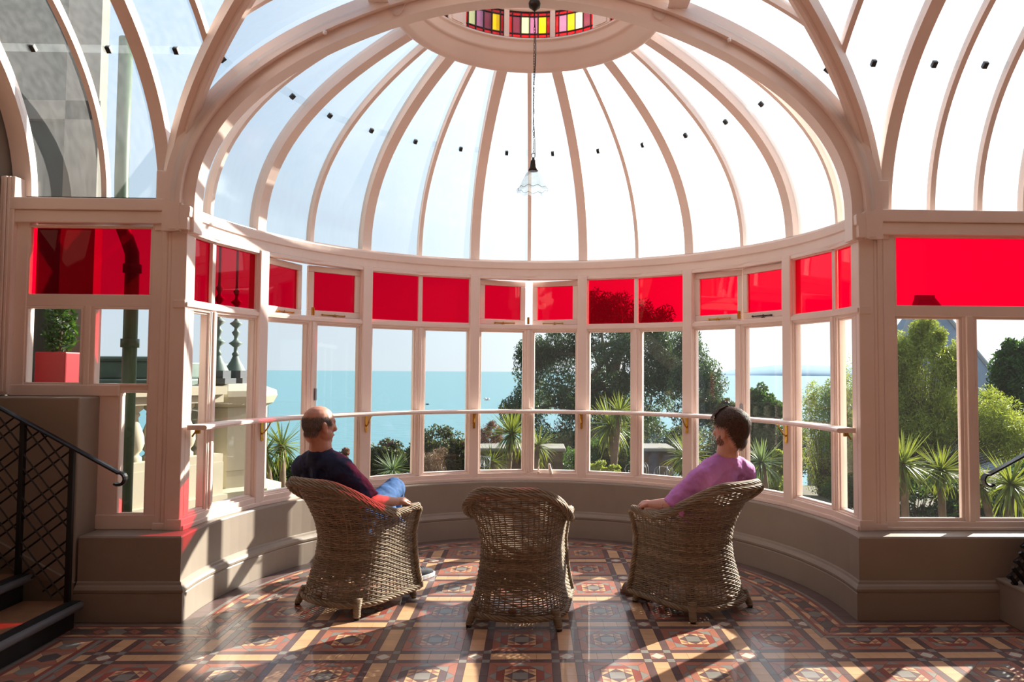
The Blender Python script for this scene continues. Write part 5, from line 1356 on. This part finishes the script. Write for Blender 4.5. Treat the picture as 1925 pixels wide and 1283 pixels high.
# --- low stone kerbs, planter and wire hoops in the garden
mat('stone_grey', srgb(128, 124, 114), .9, var=.15, scale=3, bump=.2, bscale=10)
for (x0, x1, y, Y, lab) in ((895, 1062, 846, 12.3, 'low pale stone kerb behind the middle palms'), (1196, 1262, 846, 12.3, 'low pale stone slab left of the man in purple')):
    a, b = at(x0, y, Y), at(x1, y, Y); mb = MB()
    kb = empty('stone_kerb', ((a.x+b.x)/2, Y, a.z-.55)); tag(kb, lab, 'kerb'); h_ = (b.x-a.x)/2
    obj('slab', MB().box((-h_, -.4, .56), (h_, .4, .62)), 'stone_grey', kb, False, .02); obj('footing', MB().box((-h_*.94, -.3, -.5), (h_*.94, .3, .55)), 'bark', kb)
mat('wire', srgb(150, 155, 160), .5, metal=.4)
for (x, y, r, lab) in ((902, 868, 16, 'curly wire hoop low in the window left of the middle'), (1195, 884, 22, 'tangle of wire hoops low behind the window left of the man in purple'), (1240, 888, 18, 'small wire hoop beside the palm left of the man in purple')):
    Y = 8.6; c = at(x, y, Y); mb = MB(); R_ = px_r(r, Y)
    for q in range(5):
        a = random.random()*3; mb.tube([(R_*(1-.12*q)*cos(w)*cos(a)+q*.03, R_*cos(w)*sin(a), R_*.6*sin(w)) for w in np.linspace(0, 2*pi, 17)[:-1]], .0024, 4, loop=True)
    for q in (-.6, .5): mb.tube([(R_*q, 0, 0), (R_*q, 0, -.72-c.z)], .0024, 5)
    o = obj('wire_hoop', mb, 'wire', None, True, loc=c); tag(o, lab, 'wire hoop')
# --- slate spire behind the lime trees
mat('slate', srgb(140, 150, 162), .7, var=.15, scale=2, bump=.2, bscale=6); mat('slate_edge', srgb(160, 160, 160), .7)
ap = at(1738, 560, 24.0); sp_ = empty('slate_roof', (ap.x, 24, -2)); tag(sp_, 'steep grey slate roof rising behind the lime tree', 'roof')
hgt = ap.z+2; e_ = 3.6
mb = MB().add([(-e_, -2.2, .3), (e_, -2.2, .3), (e_, 2.2, .3), (-e_, 2.2, .3), (-.25, 0, hgt), (.25, 0, hgt)], [(0, 1, 5, 4), (1, 2, 5), (2, 3, 4, 5), (3, 0, 4)])
obj('roof_slope', mb, 'slate', sp_); obj('ridge', MB().box((-.32, -.06, hgt-.08), (.32, .06, hgt+.08)), 'slate_edge', sp_)
for s in (-1, 1): obj('hip', MB().tube([(s*.25, 0, hgt), (s*e_, -2.2, .3)], .08, 6), 'slate_edge', sp_)
obj('wall', MB().box((-3.3, -2, -2), (3.3, 2, .4)), 'stone_grey', sp_)
# --- gulls
for (x, y, Y, L, lab, c) in ((915, 752, 40, .62, 'white gull gliding over the sea', 'white_rubber'), (803, 761, 60, .6, 'dark bird flying low over the sea', 'dark_canvas')):
    p = at(x, y, Y); g_ = empty('gull', p, rad(25)); tag(g_, lab, 'bird')
    b = MB(); b.limb([(-L*.22, 0, 0), (0, 0, .01), (L*.18, 0, .01), (L*.26, 0, .015)], [.02*L/.6, .05*L/.6, .035*L/.6, .022*L/.6], 10); obj('body', b, c, g_, True)
    for s in (-1, 1):
        wm = MB(); wm.loft([[(.07*L, s*.02, .02), (-.06*L, s*.02, .02), (-.06*L, s*.02, .01), (.07*L, s*.02, .01)], [(.10*L, s*.40*L, .10), (-.02*L, s*.38*L, .10), (-.02*L, s*.38*L, .095), (.10*L, s*.40*L, .092)], [(-.05*L, s*.85*L, .02), (-.08*L, s*.82*L, .02), (-.08*L, s*.82*L, .018), (-.05*L, s*.85*L, .018)]], True, True); obj('wing', wm, c, g_, True)
    obj('tail', MB().loft([[(-.2*L, -.02, 0), (-.2*L, .02, 0), (-.2*L, .02, .01)], [(-.34*L, -.05, 0), (-.34*L, .05, 0), (-.34*L, .05, .008)]], True, True), c, g_)
# --- stone balustrade terrace on the left with its urns
mat('bath_stone', srgb(182, 174, 152), .9, var=.08, scale=2, bump=.1, bscale=12)
mat('verdigris', srgb(92, 108, 100), .6, var=.2, scale=5, metal=.2); mat('slate_cap', srgb(70, 74, 78), .6); mat('drain_green', srgb(58, 84, 54), .45, var=.12, scale=5)
bal = empty('balustrade', (-2.9, 6.6, -.6)); tag(bal, 'pale stone balustrade with turned balusters outside the leftmost window', 'balustrade'); ib = Matrix.Translation(-Vector(bal.location))
def BP(name, mb, mats='bath_stone', smooth=False): o = obj(name, mb, mats, bal, smooth); o.matrix_local = ib; return o
A_, B_ = Vector((at(195, 800, 6.5).x, 6.5, 0)), Vector((at(400, 800, 7.5).x, 7.5, 0)); dv = (B_-A_).normalized(); nv = Vector((-dv.y, dv.x, 0)); TB_ = Matrix(((dv.x, nv.x, 0, A_.x), (dv.y, nv.y, 0, A_.y), (0, 0, 1, 0), (0, 0, 0, 1))); LB = (B_-A_).length
BP('plinth', MB().box((-.2, -.2, -.6), (LB, .2, .18), mtx=TB_).box((-.2, -.24, .18), (LB, .24, .30), mtx=TB_).box((-.2, -.17, .30), (LB, .17, .62), mtx=TB_))
BP('base_rail', MB().box((-.2, -.16, .62), (LB, .16, .70), mtx=TB_))
BP('top_rail', MB().box((-.2, -.15, 1.22), (LB, .15, 1.30), mtx=TB_).box((-.2, -.20, 1.30), (LB, .20, 1.38), mtx=TB_))
bprof = [(.075, .70), (.075, .735), (.055, .75), (.05, .77), (.075, .80), (.092, .86), (.088, .93), (.065, 1.0), (.042, 1.06), (.036, 1.10), (.05, 1.12), (.05, 1.135), (.04, 1.15), (.075, 1.18), (.08, 1.22)]
bme = mesh_of(MB().lathe(bprof, 16), 'baluster', 'bath_stone', True)
for k in range(6):
    p = TB_ @ Vector((LB*(k+.55)/6.3, 0, 0)); o = bpy.data.objects.new('baluster', bme); COL.objects.link(o); o.parent = bal; o.matrix_local = ib @ Matrix.Translation(p)
pc = Vector((at(428, 800, 7.95).x, 7.95, 0)); q8 = lambda r, z: [(pc.x+r*cos(rad(22.5+45*k)), pc.y+r*sin(rad(22.5+45*k)), z) for k in range(8)]
BP('pier', MB().loft([q8(.50, -.6), q8(.50, .15), q8(.56, .16), q8(.56, .30), q8(.40, .32), q8(.40, 1.16), q8(.46, 1.19), q8(.50, 1.27), q8(.49, 1.33), q8(.30, 1.40)], True, True))
BP('pier_panel', MB().loft([q8(.405, .5), q8(.405, 1.15)], False, False))
for (px_, Yf, lab) in ((409, 7.74, 'green metal finial post with globes, nearer the column'), (442, 8.12, 'green metal finial post with globes, nearer the sea')):
    f_ = empty('finial', (at(px_, 700, Yf).x, Yf, 1.40)); tag(f_, lab, 'finial')
    obj('base', MB().box((-.14, -.14, 0), (.14, .14, .06)).box((-.10, -.10, .06), (.10, .10, .14)), 'slate_cap', f_)
    obj('foot', MB().lathe([(.11, .14), (.08, .2), (.05, .25), (.03, .3)], 16), 'verdigris', f_, True)
    sp2 = [(.001, .28)]
    for z0, r in ((.28, .04), (.40, .075), (.52, .045), (.62, .07), (.76, .045), (.86, .065), (.98, .04)): sp2 += [(.02, z0), (r, z0+.045), (r*.5, z0+.07), (.02, z0+.09)]
    sp2 += [(.001, 1.25)]
    obj('globes', MB().lathe(sp2, 16), 'verdigris', f_, True); obj('rod', MB().tube([(.0, 0, .2), (0, 0, 1.5)], .018, 8), 'verdigris', f_)
# lead roof with parapet further left
grf = empty('lead_roof', (-5.2, 9.0, 1.3)); tag(grf, 'low green lead roof beyond the balustrade', 'roof')
obj('roof_sheet', MB().box((-3, -1.2, 0), (1.2, 1.4, .14)).box((-3, -1.0, .14), (1.0, 1.4, .34)), 'verdigris', grf, False, .02); obj('rib', MB().tube([(-3, -1.0, .36), (1.0, -1.0, .36)], .03, 8), 'verdigris', grf)
# drain pipe just outside the left window
dp = empty('drain_pipe', (-2.80, 5.06, -.5)); tag(dp, 'dark green drain pipe just outside the left side window', 'pipe')
obj('pipe', MB().tube([(.0, 0, -.1), (0, 0, 2.75), (-.005, 0, 2.86), (-.06, .02, 2.98), (-.10, .03, 3.06), (-.11, .03, 3.4), (-.11, .03, 4.4)], .045, 14), 'drain_green', dp, True)
for z in (.9, 2.2, 2.72, 3.12): obj('collar', MB().tube([(0 if z < 2.9 else -.11, 0 if z < 2.9 else .03, z), (0 if z < 2.9 else -.11, 0 if z < 2.9 else .03, z+.06)], .058, 14), 'drain_green', dp, True)
# neighbouring wing of the house behind the left window
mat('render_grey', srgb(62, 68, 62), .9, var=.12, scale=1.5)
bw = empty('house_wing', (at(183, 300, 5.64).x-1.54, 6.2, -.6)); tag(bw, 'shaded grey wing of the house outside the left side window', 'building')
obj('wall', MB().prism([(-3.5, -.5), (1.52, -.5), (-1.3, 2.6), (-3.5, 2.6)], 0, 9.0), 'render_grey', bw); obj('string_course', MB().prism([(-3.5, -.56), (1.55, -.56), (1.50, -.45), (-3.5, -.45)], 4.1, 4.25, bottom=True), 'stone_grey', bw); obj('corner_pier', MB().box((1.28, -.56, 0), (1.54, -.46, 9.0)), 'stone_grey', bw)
for xw in (-1.9, .2):
    wd = obj('window', rect_frame(xw-.4, xw+.4, 4.6, 6.2, .08, -.54, -.44), 'stone_grey', bw); obj('pane', MB().box((xw-.33, -.515, 4.67), (xw+.33, -.505, 6.13)), 'slate_cap', wd)
# red planter with shrub on the ledge outside the left pane
mat('red_planter', srgb(150, 22, 32), .4)
pl_ = empty('planter', (-3.42, 5.28, 1.30)); tag(pl_, 'red box planter with a dark shrub behind the lower left pane', 'planter')
obj('box', rect_frame(-.14, .14, 0, .36, .02, -.12, .12).__class__().box((-.11, -.1, 0), (.11, .1, .37)), 'red_planter', pl_, False, .01)
gq = np.random.default_rng(77); leaves('foliage', blob((0, 0, .55), (.12, .1, .22), 420, gq, .1), .06, pl_, 'leaf_dark', .45, .2, 78); obj('stem', MB().tube([(0, 0, .36), (.01, 0, .5), (.0, .02, .68)], [.012, .009, .004], 6), 'bark', pl_)
obj('ledge', MB().box((-.3, -.2, -.10), (.3, .2, 0)).box((-.1, -.15, -1.9), (.1, .15, -.1)), 'stone_grey', pl_)
